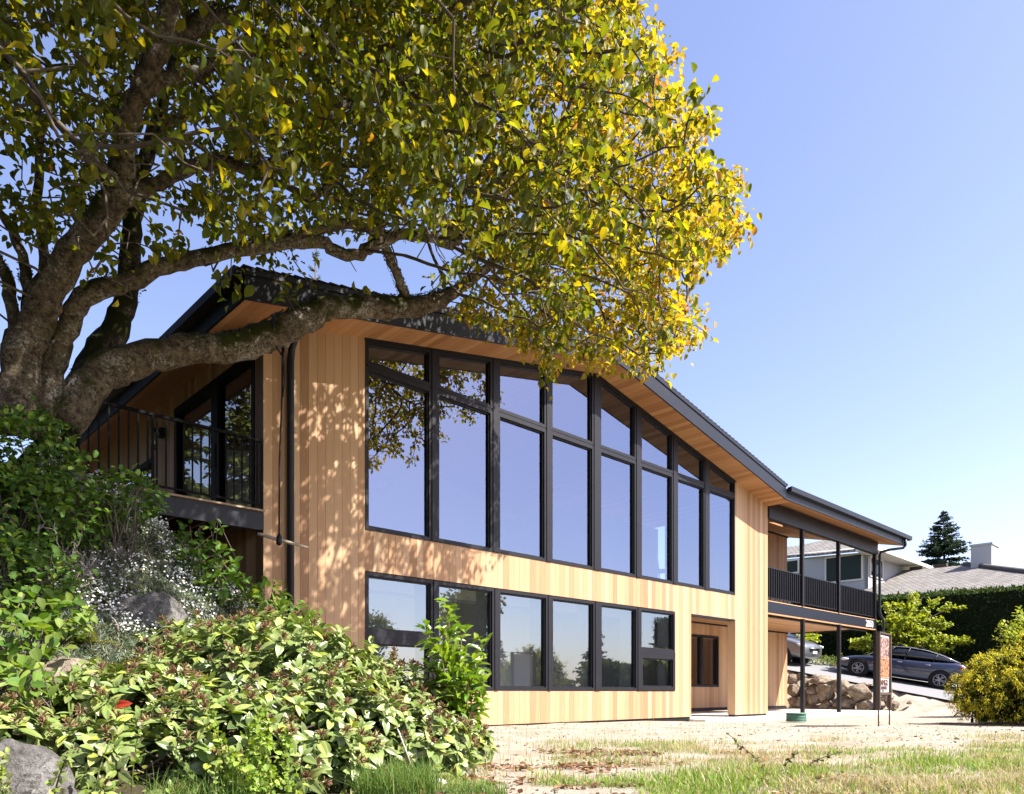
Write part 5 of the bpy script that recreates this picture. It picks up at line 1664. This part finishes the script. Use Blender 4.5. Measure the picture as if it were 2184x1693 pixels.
SUV = dict(x=[-2.28, -2.22, -2.0, -1.6, -1.2, -.6, 0, .7, 1.15, 1.6, 2.0, 2.2, 2.30],
           belt=[.95, 1.12, 1.17, 1.16, 1.15, 1.14, 1.12, 1.10, 1.08, 1.04, .98, .88, .70],
           bot=[.50, .42, .36, .32, .28, .27, .27, .27, .28, .30, .30, .32, .42],
           w=[.76, .84, .90, .92, .93, .93, .93, .93, .93, .92, .88, .80, .68],
           house=[(-2.1, 1.16, 1.2, .78, .68), (-1.8, 1.16, 1.58, .82, .64), (-1.0, 1.14, 1.66, .84, .66), (-.2, 1.12, 1.67, .84, .66), (.3, 1.11, 1.60, .84, .66), (.8, 1.09, 1.36, .82, .66), (1.25, 1.08, 1.11, .78, .66)],
           pillars=[(-.1, -.1, .03), (-1.1, -.06, .03), (.6, -.3, .025)], handles=[(.0, .98), (-.95, 1.0)], mirror=.7, zm=1.12, hx=2.08, hz=.86, tx=-2.12, tz=1.0, r=.35, wb=2.62, rack=[], dz=.25, plates=[(2.31, .62)], grille=(2.27, .70))
pf = np.array(W(3430.5 * VX, 2704.7 * VX, 29.6)); pr = np.array(W(3745 * VX, 2754 * VX, 28.1))
c_ = (pf + pr) / 2; dv = unit(pf - pr) * 1.4375
for s_ in (1, -1):
    pass
pf = c_ + dv; pr = c_ - dv
sd = unit(np.cross([0, 0, 1.0], dv))
off_ = sd * -.9 if (sd @ np.array([0, 1.0, 0])) < 0 else sd * .9      # the pixel points are on the near side wheels
car('parked_sedan', 'dark blue grey sedan with a roof rack parked on the sloping driveway', pf + off_, pr + off_, 0, SEDAN, m_paint('midnight_grey_paint', (.030, .038, .075)))
hX, hY, _ = onX(3252 * VX, 2640 * VX, 26.2)
fx, fy, _ = hw(hX, hY + .95); bx, by, _ = hw(hX + .15, hY + 3.6)
car('parked_suv', 'silver car parked nose down on the driveway, mostly hidden by the cedar porch wall', (fx, fy, float(ground(fx, fy)) + .05), (bx, by, float(ground(bx, by)) + .05), 0, SUV, m_paint('silver_paint', (.17, .175, .19)), rack=False)

# ------------------------------------------------------------------ hedge
he = empty('hedge', hw(31.6, 2, 0), HANG, 'tall dark clipped conifer hedge running behind the driveway', 'hedge')
def hz_(Y): return 4.36 + .010 * (Y + 5)
mb = MB()
for a in np.arange(-16, 18, 2.0):
    mb.box(.25, 1.6, a - 2, a - .001, -1.2, 4.24 + .01 * a)
mb.build('stems', m_plain('hedge_interior', (.012, .016, .007), .95, .05), he)  # solid dark core boxes filling the hedge, no separate stems
n = 30000
u = rng.random(n)
Yl = rng.uniform(-18, 16, n)
top = u < .30
Xl = np.where(top, rng.uniform(0, 1.8, n), .05 + .22 * rng.random(n))
Zl = np.where(top, 4.2 + .012 * Yl + .18 * rng.random(n) + .12 * fbm(Yl * 1.3, Yl * 0 + 2, 4), rng.uniform(-.8, 4.3, n))
bul = .18 * (fbm(Yl * .8, Zl * .8, 33, 3) - .5)
P = np.stack([Xl + np.where(top, 0, bul), Yl, Zl], -1)
dirs = rdir(n, .35) + np.where(top[:, None], [0, 0, .9], [-.9, -.1, .25])
L = rng.uniform(.09, .20, n)
tn = tints(n, [(.014, .030, .009), (.020, .040, .011), (.030, .054, .013)], [.5, .35, .15]); tn[top] = tints(n, [(.06, .10, .02), (.085, .13, .028)], [1, 1])[top]  # top sprays get brighter greens, sunlight on the hedge top put into the tint
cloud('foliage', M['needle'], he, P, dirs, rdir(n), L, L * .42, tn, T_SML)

# ------------------------------------------------------------------ neighbouring house
nbh = empty('neighbour_house', (O2[0], O2[1], 0), HANG, 'white neighbouring house with weathered shake roofs and a square chimney beyond the hedge', 'house')
KX = lambda rx: rx * EX[0] + EX[1]


def onplane(fx_, fy_, X0, z0, s_):            # intersect a view ray (full photo px) with the roof plane z = z0 + s (X - X0)
    rx = (fx_ * VX - CX) / F; rz = (HY - fy_ * VX) / F
    t = (z0 + s_ * (-OX - X0)) / (rz - s_ * KX(rx))
    X_, Y_ = to_house(rx * t, t)
    return (float(X_), float(Y_), rz * t)


SHK = m_shingle('weathered_cedar_shakes', (.22, .205, .19), (.33, .31, .29), .28, .24, (1, 0))
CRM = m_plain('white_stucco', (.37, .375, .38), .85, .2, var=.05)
TRM = m_plain('cream_trim', (.62, .60, .53), .6, .3)
lo = lambda a, b: onplane(a, b, 34.2, 4.55, .30)
pts = [lo(3300, 2396), lo(3540, 2380), lo(4096, 2344), lo(4420, 2322), lo(4420, 2316), lo(4096, 2291), lo(3984, 2276), lo(3858, 2261), lo(3760, 2270), lo(3590, 2283), lo(3540, 2330), lo(3400, 2362)]
mb = MB(); mb.slab(pts, .22); mb.build('roof', SHK, nbh)
mb = MB()
for a, b in ((pts[4], pts[5]), (pts[5], pts[7])):
    a, b = np.array(a), np.array(b); m = 46
    for q in range(m):
        p0 = a + (b - a) * q / m; p1 = a + (b - a) * (q + 1.15) / m
        mb.tube([p0 + [0, 0, .02], p1 + [0, 0, .09]], [.11, .14], 5)
mb.build('ridge_caps', m_plain('grey_ridge_shakes', (.10, .09, .085), .9, .2, var=.3), nbh)
e0, e1 = np.array(pts[1]), np.array(pts[3])
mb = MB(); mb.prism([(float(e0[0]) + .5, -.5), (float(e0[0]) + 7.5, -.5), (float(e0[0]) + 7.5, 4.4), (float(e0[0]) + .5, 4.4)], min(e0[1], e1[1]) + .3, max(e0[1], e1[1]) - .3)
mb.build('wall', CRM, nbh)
# upper storey: shaded wall, sunlit wall, windows, roof
XU = 38.0
cA = onX(3473 * VX, 2300 * VX, XU); YU = cA[1]
wl_ = onX(3080 * VX, 2300 * VX, XU)
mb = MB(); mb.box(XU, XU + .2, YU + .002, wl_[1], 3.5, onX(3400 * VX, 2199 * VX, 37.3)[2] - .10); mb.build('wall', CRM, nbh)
q = [onY(a * VX, b * VX, YU) for a, b in ((3473, 2352), (3473, 2212), (3530, 2204), (3700, 2266), (3740, 2290), (3740, 2352))]
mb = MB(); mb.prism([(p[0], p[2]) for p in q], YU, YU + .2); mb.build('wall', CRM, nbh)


def nwin(x0, x1, y0, y1, plane):
    f = MB(); g = MB()
    if plane == 'X':
        a, b = onX(x0 * VX, y1 * VX, XU - .03), onX(x1 * VX, y0 * VX, XU - .03)
        Ya, Yb = sorted((a[1], b[1])); za, zb = a[2], onX(x0 * VX, y0 * VX, XU - .03)[2]
        for (p, q_, r, s_) in ((Ya, Yb, za, za + .09), (Ya, Yb, zb - .09, zb), (Ya, Ya + .09, za + .09, zb - .09), (Yb - .09, Yb, za + .09, zb - .09)): f.box(XU - .06, XU - .002, p, q_, r, s_)
        g.add([(XU - .03, Ya, za), (XU - .03, Ya, zb), (XU - .03, Yb, zb), (XU - .03, Yb, za)], [(0, 1, 2, 3)])
    else:
        a, b = onY(x0 * VX, y1 * VX, YU - .03), onY(x1 * VX, y0 * VX, YU - .03)
        Xa, Xb, za, zb = a[0], b[0], a[2], b[2]
        f.ring([(Xa, za), (Xb, za), (Xb, zb), (Xa, zb)], .09, YU - .06, YU - .002)
        g.add([(Xa, YU - .03, za), (Xb, YU - .03, za), (Xb, YU - .03, zb), (Xa, YU - .03, zb)], [(0, 1, 2, 3)])
    o = f.build('window', TRM, nbh); g.build('pane', M['dark_pane'], o)


k = N('dark_reflective_pane'); k.pbr((.012, .022, .014), .06, .12); M['dark_pane'] = k.m
nwin(3299, 3452, 2230, 2336, 'X'); nwin(3130, 3197, 2243, 2300, 'X'); nwin(3480, 3531, 2240, 2306, 'Y')
up_ = lambda a, b: onplane(a, b, 37.3, onX(3400 * VX, 2199 * VX, 37.3)[2], .33)
up = [up_(3060, 2228), up_(3266, 2214), up_(3400, 2199), up_(3500, 2186), up_(3520, 2160), up_(3430, 2120), up_(3299, 2160), up_(3190, 2183), up_(3060, 2196)]
mb = MB(); mb.slab(up, .14); mb.build('roof', SHK, nbh)
a, b = np.array(up[0]), np.array(up[3])
mb = MB(); mb.tube([a + [-.03, 0, -.10], b + [-.03, 0, -.10]], .11, 8); mb.build('gutter', TRM, nbh)
mb = MB(); mb.slab([tuple(a + [0, 0, -.26]), tuple(b + [0, 0, -.26]), tuple(b + [.95, 0, -.26]), tuple(a + [.95, 0, -.26])], .03); mb.build('eave_soffit', TRM, nbh)
q = [onY(a * VX, b * VX, YU - .9) for a, b in ((3500, 2183), (3516, 2186), (3738, 2270), (3738, 2282), (3500, 2196))]
mb = MB(); mb.prism([(p[0], p[2]) for p in q], YU - .93, YU + .1); mb.build('verge', TRM, nbh)
qa = onX(3883 * VX, 2187 * VX, 41.5); qb = onX(3966 * VX, 2187 * VX, 41.5); zt = qa[2]
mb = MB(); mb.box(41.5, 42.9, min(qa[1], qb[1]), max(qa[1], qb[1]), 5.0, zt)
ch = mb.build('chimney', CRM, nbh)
mb = MB(); mb.box(41.44, 42.96, min(qa[1], qb[1]) - .06, max(qa[1], qb[1]) + .06, zt + .002, zt + .10); mb.build('chimney_cap', m_plain('grey_flashing', (.35, .36, .37), .5, .4), ch)
for (a_, b_) in ((3667, 2278), (3762, 2268)):
    p = lo(a_, b_); mb = MB(); mb.box(p[0] - .15, p[0] + .15, p[1] - .35, p[1] + .35, p[2], p[2] + .16); mb.build('roof_vent', M['steel_brown'], nbh)


# ------------------------------------------------------------------ trees of the background
def conifer(name, label, base, H, R, nlev, cols, wts, group=None, start=.12, per=9, droop=.25, Lf=1.0, narrow=1.0):
    o = empty(name, tuple(base), 0, label, 'tree', group)
    mb = MB(); mb.tube([(0, 0, 0), (.02 * H * .2, 0, H * .5), (0, 0, H)], [H * .016, H * .010, .02], 8); mb.build('trunk', M['twig'], o)
    P, D, U, L, A, B_, = [], [], [], [], [], []
    for l in range(nlev):
        t = start + (1 - start) * (l + .3 * rng.random()) / nlev
        z = H * t
        ln = R * (1 - t) ** narrow * 1.0 + .12
        m = max(4, int(per * (.5 + .5 * (1 - t))))
        for q in range(m):
            an = rng.random() * 6.28; le = ln * rng.uniform(.62, 1.12)
            dv = np.array([math.cos(an), math.sin(an), 0]); rise = .25 if t > .7 else -.05
            pts = [np.array([0, 0, z]) + dv * le * s + np.array([0, 0, le * (rise * s - droop * s * s + .18 * s ** 3)]) for s in np.linspace(0, 1, 7)]
            for i in range(6): A.append(pts[i]); B_.append(pts[i + 1])
            nn_ = max(10, int(le * 26))
            for s in rng.uniform(.15, 1.0, nn_):
                i = min(int(s * 6), 5); p = pts[i] + (pts[i + 1] - pts[i]) * (s * 6 - i)
                tg = unit(pts[i + 1] - pts[i]); sd = np.cross(tg, [0, 0, 1.0])
                w = rng.choice((-1, 1)); P.append(p + .03 * rng.normal(size=3)); D.append(tg * .7 + sd * w * .8 + .35 * rng.normal(size=3) + [0, 0, -.15]); U.append(rdir(1)[0] + [0, 0, .6])
                L.append((.10 + .16 * le * (1 - s * .6) * .5) * Lf)
    L = np.clip(np.array(L), .1, .55 * Lf)
    segs('limbs', M['twig'], o, A, B_, .022, .015, 4)
    cloud('crown', M['needle'], o, np.array(P), np.array(D), np.array(U), L, L * .34, tints(len(L), cols, wts), T_SML)
    return o


b = W(3775 * VX, 2768 * VX, 58); conifer('conifer_tree', 'dark spruce rising behind the neighbouring roof left of the chimney', (b[0], b[1], 2.0), 12.2, 6.2, 46, [(.024, .048, .030), (.036, .066, .042), (.055, .09, .055)], [.5, .35, .15], per=20, Lf=1.5, start=.2)
b = W(672, HY, 40); conifer('pine_tree', 'pale green pine top showing above the ridge of the cedar house', (b[0], b[1], 1.0), 23.0, 3.0, 34, [(.06, .095, .045), (.09, .13, .06), (.12, .15, .08)], [.4, .4, .2], per=9, Lf=1.3, start=.35, droop=.0)
b = W(4130 * VX, HY, 75); conifer('conifer_tree', 'tip of a distant conifer at the right edge above the neighbouring roof', (b[0], b[1], 2.0), 13.4, 3.2, 30, [(.03, .05, .03), (.045, .07, .04)], [1, 1])


def maple(name, label, base, limbs, nl, L, cols, wts, mat='soft', flat=.5, cat='tree'):
    """small tree: limbs given as end points relative to the base"""
    base = np.array(base, float)
    o = empty(name, tuple(base), 0, label, cat)
    A, B_, P, D = [], [], [], []
    mb = MB(); mb.tube([(0, 0, -.1), (.03, .02, .5), (.02, 0, 1.0)], [.06, .05, .04], 8)
    mb.build('trunk', M['twig'], o)
    for e in limbs:
        e = np.array(e, float); s0 = np.array([0, 0, min(.45 * e[2], 1.0)]); c1 = s0 * .45 + e * .55 + np.array([0, 0, .22 * np.linalg.norm(e[:2])])
        pts = [(1 - t) ** 2 * s0 + 2 * t * (1 - t) * c1 + t * t * e for t in np.linspace(0, 1, 12)]
        for i in range(11): A.append(pts[i]); B_.append(pts[i + 1])
        for k_ in range(9):
            t = rng.uniform(.25, 1); i = min(int(t * 11), 10); p = pts[i]
            tg = unit(pts[i + 1] - pts[i]); q = p + unit(tg + .9 * rng.normal(size=3) * [1, 1, flat]) * rng.uniform(.2, .55) * (.5 + .25 * np.linalg.norm(e))
            A.append(p); B_.append(q)
            m = max(4, nl // (len(limbs) * 9))
            tt = rng.random((m, 1)); P.append(p + (q - p) * tt + .085 * rng.normal(size=(m, 3)) * [1, 1, .6]); D.append(unit(q - p) + .9 * rng.normal(size=(m, 3)))
    P = np.concatenate(P); D = np.concatenate(D); n = len(P)
    segs('limbs', M['twig'], o, A, B_, .014, .009, 4)
    Ls = rng.uniform(L[0], L[1], n)
    cloud('crown', M[mat], o, P, D + [0, 0, -.1], rdir(n) * .45 + [.2, -.2, .8], Ls, Ls * .8, tints(n, cols, wts), T_SML)
    return o


LG = [(.23, .28, .03), (.31, .34, .035), (.40, .40, .055)]


def fpt(fx_, fy_, d, base): return np.array(W(fx_ * VX, fy_ * VX, d)) - np.array(base)


bs = W(3574 * VX, 2768 * VX, 30.9); bs = (bs[0], bs[1], float(ground(bs[0], bs[1])))
maple('young_maple', 'light green arching maple standing between the parked sedan and the dark hedge', bs,
      [fpt(x, y, 30.9 + .7 * rng.normal(), bs) for x, y in ((3540, 2420), (3600, 2440), (3650, 2400), (3690, 2390), (3735, 2415), (3720, 2470), (3820, 2430), (3790, 2500), (3850, 2560), (3860, 2570), (3780, 2600), (3700, 2560), (3640, 2520), (3560, 2520), (3500, 2560), (3440, 2565), (3400, 2570), (3460, 2620), (3540, 2640), (3680, 2640), (3760, 2650), (3600, 2600))],
      9500, (.09, .15), LG, [.4, .4, .2])
bs = W(3120 * VX, 2768 * VX, 34); bs = (bs[0], bs[1], float(ground(bs[0], bs[1])))
maple('young_maple', 'light green maple branches showing under the balcony above the silver car', bs,
      [fpt(x, y, 34 + .6 * rng.normal(), bs) for x, y in ((3160, 2540), (3200, 2535), (3255, 2540), (3265, 2560), (3230, 2580), (3180, 2575), (3140, 2560), (3215, 2550))], 2600, (.10, .16), LG, [.4, .4, .2])
bs = W(4150 * VX, 2768 * VX, 19); bs = (bs[0], bs[1], float(ground(bs[0], bs[1])))
maple('young_maple', 'light green young tree at the right edge behind the golden bush', bs,
      [fpt(x, y, 19 + .4 * rng.normal(), bs) for x, y in ((4070, 2490), (4090, 2480), (4030, 2540), (4015, 2600), (4060, 2560), (4100, 2530), (4140, 2470), (4060, 2640), (4180, 2500), (4020, 2650), (4110, 2600))], 3600, (.06, .10), LG, [.4, .4, .2])
# low plants at the foot of the hedge
vs = []
for px_, py_ in ((3230, 2660), (3270, 2655), (3310, 2668), (3340, 2665), (3365, 2680)):
    p = W(px_ * VX, py_ * VX, 32.5); vs.append((p[0], p[1], float(ground(p[0], p[1])) + .18, .45, .4, .28))
leafy('ground_plants', 'low leafy plants on the verge between the two parked cars', 'plants', vs, 900, (.06, .13), .5, [(.09, .14, .03), (.15, .18, .04), (.28, .20, .12)], [.5, .35, .15], M['soft'], T_SML, 0)

# ------------------------------------------------------------------ golden thread leaf cypress
go = empty('golden_cypress', (9.35, 13.7, -.6), 0, 'rounded golden yellow conifer bush at the right edge of the sandy yard', 'bush')
GB = np.array([(0, 0, .62, 1.05, 1.1, .70), (-.45, -.3, .50, .80, .8, .52), (.55, -.2, .9, .95, 1.0, .80), (-.35, .1, .98, .45, .45, .34), (.95, .2, 1.15, .85, .9, .68), (-.72, -.2, .80, .36, .35, .26), (.15, -.5, 1.0, .5, .6, .42), (1.5, 0, 1.2, .9, .9, .9)])
n = 85000
nc = 2200
kc = rng.choice(len(GB), nc, p=(GB[:, 3] ** 2) / (GB[:, 3] ** 2).sum())
uc = rdir(nc)
qc = GB[kc, :3] + uc * (rng.random((nc, 1)) ** .16) * GB[kc, 3:6] * (1 + .09 * rng.normal(size=(nc, 1)))
k_ = rng.integers(nc, size=n)
u = unit(uc[k_] + .8 * rng.normal(size=(n, 3)))
q = qc[k_] + u * rng.uniform(.0, .10, (n, 1)); r = np.ones(n)
ok = q[:, 2] > .0
q, u, r = q[ok], u[ok], r[ok]; n = len(q)
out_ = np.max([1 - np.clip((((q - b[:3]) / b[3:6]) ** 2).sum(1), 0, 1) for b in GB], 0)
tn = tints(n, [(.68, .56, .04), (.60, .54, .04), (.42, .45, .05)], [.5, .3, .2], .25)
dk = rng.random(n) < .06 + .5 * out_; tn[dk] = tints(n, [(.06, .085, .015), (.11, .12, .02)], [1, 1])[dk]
L = rng.uniform(.025, .058, n)
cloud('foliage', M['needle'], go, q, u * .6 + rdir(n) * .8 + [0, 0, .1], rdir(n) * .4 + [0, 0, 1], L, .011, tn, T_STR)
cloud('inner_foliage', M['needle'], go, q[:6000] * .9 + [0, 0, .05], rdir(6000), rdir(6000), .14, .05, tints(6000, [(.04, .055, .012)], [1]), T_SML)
A = np.zeros((26, 3)); B_ = GB[rng.integers(len(GB), size=26), :3] + .12 * rng.normal(size=(26, 3))
segs('stems', M['twig'], go, A, B_, .03, .015, 5)

# ------------------------------------------------------------------ inside the big room
lamp = empty('chandelier', hw(2.25, 1.75, 4.05), HANG, 'branching chandelier with clear glass globes inside the upper left window', 'chandelier')
gk = N('clear_globe'); tb = gk.n('BsdfTransparent'); gb = gk.n('BsdfGlossy'); gb.inputs['Roughness'].default_value = .02; lw = gk.n('LayerWeight'); lw.inputs[0].default_value = .35
mx = gk.n('MixShader'); gk.l(lw.outputs['Facing'], mx.inputs[0]); gk.l(tb.outputs[0], mx.inputs[1]); gk.l(gb.outputs[0], mx.inputs[2]); gk.l(mx.outputs[0], gk.o.inputs[0])
mb = MB(); mb.tube([(0, 0, 1.1), (0, 0, 0)], .006, 6)
GLP = [(-.42, -.1, -.10), (.32, 0, .12), (-.15, .1, -.22), (.30, .05, -.20), (.85, 0, -.26), (.02, .1, .1)]
for p in GLP: mb.tube([(0, 0, 0), p], .008, 6)
mb.build('arms', M['white'], lamp)
for p in GLP:
    b = MB(); b.lathe([(.15 * math.sin(t), .15 * -math.cos(t)) for t in np.linspace(.05, math.pi - .05, 14)], 20, p); b.build('globe', gk.m, lamp)
chs = empty('chair', hw(10.45, .62, 2.456), HANG + .5, 'white chair standing right behind the upper windows', 'chair')
b = MB(); b.box(-.22, .22, -.22, .22, .43, .47); b.build('seat', M['white'], chs)
b = MB(); b.tube([(-.2, .2, .47), (-.18, .24, .8), (0, .25, .86), (.18, .24, .8), (.2, .2, .47)], .022, 8); b.build('backrest', M['white'], chs)
for sx_ in (-.19, .19):
    for sy_ in (-.19, .19):
        b = MB(); b.tube([(sx_, sy_, .43), (sx_ * 1.1, sy_ * 1.1, 0)], .018, 6); b.build('leg', M['white'], chs)

# ------------------------------------------------------------------ across the street (seen mirrored in the lower windows)
def mirrored(fx_, fy_, d):
    p = W(fx_ * VX, fy_ * VX, d); X_, Y_ = to_house(p[0], p[1])
    return hw(float(X_), -float(Y_), p[2])


def round_tree(label, fx_, ftop, d, r, cols, cat='tree', name='broadleaf_tree', n=5200):
    p = mirrored(fx_, ftop, d); g = float(ground(p[0], p[1])); H = p[2] - g
    o = empty(name, (p[0], p[1], g), 0, label, cat, 'trees across the street')
    mb = MB(); mb.tube([(0, 0, 0), (.05, 0, H * .3), (0, .05, H * .75)], [.22 * r / 2, .16 * r / 2, .05], 8); mb.build('trunk', M['twig'], o)
    B = [(rng.normal() * r * .3, rng.normal() * r * .3, H * t, r * .7 * (1.15 - abs(t - .55)), r * .7, H * .16) for t in (.38, .5, .6, .7, .8, .86)]
    B = np.array(B); k_ = rng.integers(len(B), size=n); u = rdir(n)
    q = B[k_, :3] + u * (rng.random((n, 1)) ** .3) * B[k_, 3:6] * (1 + .15 * rng.normal(size=(n, 1)))
    L = rng.uniform(.25, .5, n) * max(.5, r / 3)
    cloud('crown', M['soft'], o, q, u * .6 + rdir(n), rdir(n, .5), L, L * .6, tints(n, cols, [1] * len(cols)), T_SML)


GD = [(.06, .085, .02), (.09, .11, .025), (.13, .13, .04)]
round_tree('rounded olive green tree across the street mirrored in a lower window', 1880, 2345, 55, 2.5, GD)
round_tree('small dark tree across the street mirrored in the first lower window', 1490, 2455, 55, 1.7, GD)
for i, (fx_, ft, r_, lab) in enumerate(((2230, 2716, 1.6, 'smallest bushy tree across the street, left of the tall mirrored conifer'), (2440, 2650, 1.9, 'bushy tree across the street just right of the tall mirrored conifer'),
                                        (2520, 2668, 1.9, 'bushy tree across the street between the two mirrored conifers'), (2690, 2640, 2.2, 'bushy tree across the street mirrored in the last lower window'))):
    round_tree(lab, fx_, ft, 52, r_, GD)
for fx_, ft, r_, lab in ((2392, 2505, 2.6, 'tall dark conifer across the street mirrored in the fifth lower window'), (2645, 2490, 2.2, 'tall dark conifer across the street mirrored in the last lower window'), (2000, 2560, 1.5, 'slim conifer across the street mirrored in the third lower window')):
    p = mirrored(fx_, ft, 56); g = float(ground(p[0], p[1]))
    conifer('conifer_tree', lab, (p[0], p[1], g), p[2] - g, r_, 26, [(.025, .045, .02), (.04, .06, .025)], [1, 1], 'trees across the street', Lf=1.5)
p = mirrored(2080, 2668, 62); g = float(ground(p[0], p[1]))
fh = empty('far_house', (p[0], p[1], g), HANG, 'dark roofed house across the street mirrored in the third lower window', 'house')
b = MB(); b.box(-4, 4, -3, 3, 0, p[2] - g - 2.2); b.build('wall', m_plain('brown_siding', (.16, .12, .10), .8, .2), fh)
zt = p[2] - g
b = MB(); b.add([(-4.5, -3.5, zt - 2.2), (4.5, -3.5, zt - 2.2), (4.5, 3.5, zt - 2.2), (-4.5, 3.5, zt - 2.2), (-1.5, 0, zt), (1.5, 0, zt)], [(0, 1, 5, 4), (1, 2, 5), (2, 3, 4, 5), (3, 0, 4), (3, 2, 1, 0)]); b.build('roof', M['roof'], fh)

for i, (X_, Y_, H_, R_, lab) in enumerate(((-6.6, .2, 10.5, 3.0, 'green drooping cypress left of the deck, nearest the street'), (-6.8, 4.2, 12, 3.2, 'tall green cypress left of the deck, mirrored in the sliding doors'), (-6.4, 8.6, 11, 3.0, 'green cypress left of the deck, furthest back'), (-5.2, 12.0, 10, 2.8, 'green cypress behind the far end of the deck'), (-4.4, 16.5, 12, 3.6, 'unseen cypress added to keep sky out of the sliding doors, beside the house'), (-8.5, 18.5, 13, 3.8, 'unseen cypress added to keep sky out of the sliding doors, furthest from the house'))):  # last two are unseen additions that cover bright sky in the door reflection
    x, y, _ = hw(X_, Y_)
    conifer('cypress_tree', lab, (x, y, float(ground(x, y))), H_, R_, 34, [(.05, .075, .015), (.09, .115, .02), (.13, .14, .03)], [.5, .35, .15], 'cypresses left of the deck', start=.02, per=15, droop=.45, Lf=1.7, narrow=.7)

for X_, Y_, lab in ((-5.0, 2.6, 'unseen evergreen thicket added to keep skylight off the deck, nearest the deck'), (-5.6, 7.0, 'unseen evergreen thicket added to keep skylight off the deck, furthest from the street')):  # out-of-view blockers, added to darken the deck side
    x, y, _ = hw(X_, Y_); g = float(ground(x, y))
    leafy('sky_blocking_thicket', lab, 'thicket', [(x, y, g + 1.6, 1.6, 1.6, 1.6), (x - .4, y + .8, g + 3.0, 1.5, 1.5, 1.5), (x - .2, y - .7, g + 3.6, 1.3, 1.3, 1.6), (x - .6, y, g + 5.0, 1.2, 1.2, 1.5)], 7000, (.14, .26), .5, [(.03, .05, .012), (.05, .075, .018)], [1, 1], M['soft'], T_SML, 20)
# loose clods and pebbles on the bare earth
n = 1500
d = rng.uniform(4.2, 15, n); x = d * rng.uniform(-.12, .74, n)
hx, hy2 = to_house(x, d)
ok = (rng.random(n) > cover_mask(x, d)) & ((hy2 < -.25) & (x > -.5))
x, d = x[ok], d[ok]; n = len(x)
A = np.stack([x, d, ground(x, d) + .002], -1)
sz = rng.uniform(.005, .016, n) * (1 + (rng.random(n) < .08) * 1.2)
pe = segs('pebbles', M['rock_tan'], None, A - rdir(n) * [1, 1, .2] * sz[:, None], A + rdir(n) * [1, 1, .2] * sz[:, None] + [0, 0, .004], sz * .8, sz * .55, 5)
tag(pe, 'small pebbles and clods strewn over the bare sandy earth', 'pebbles', kind='stuff')
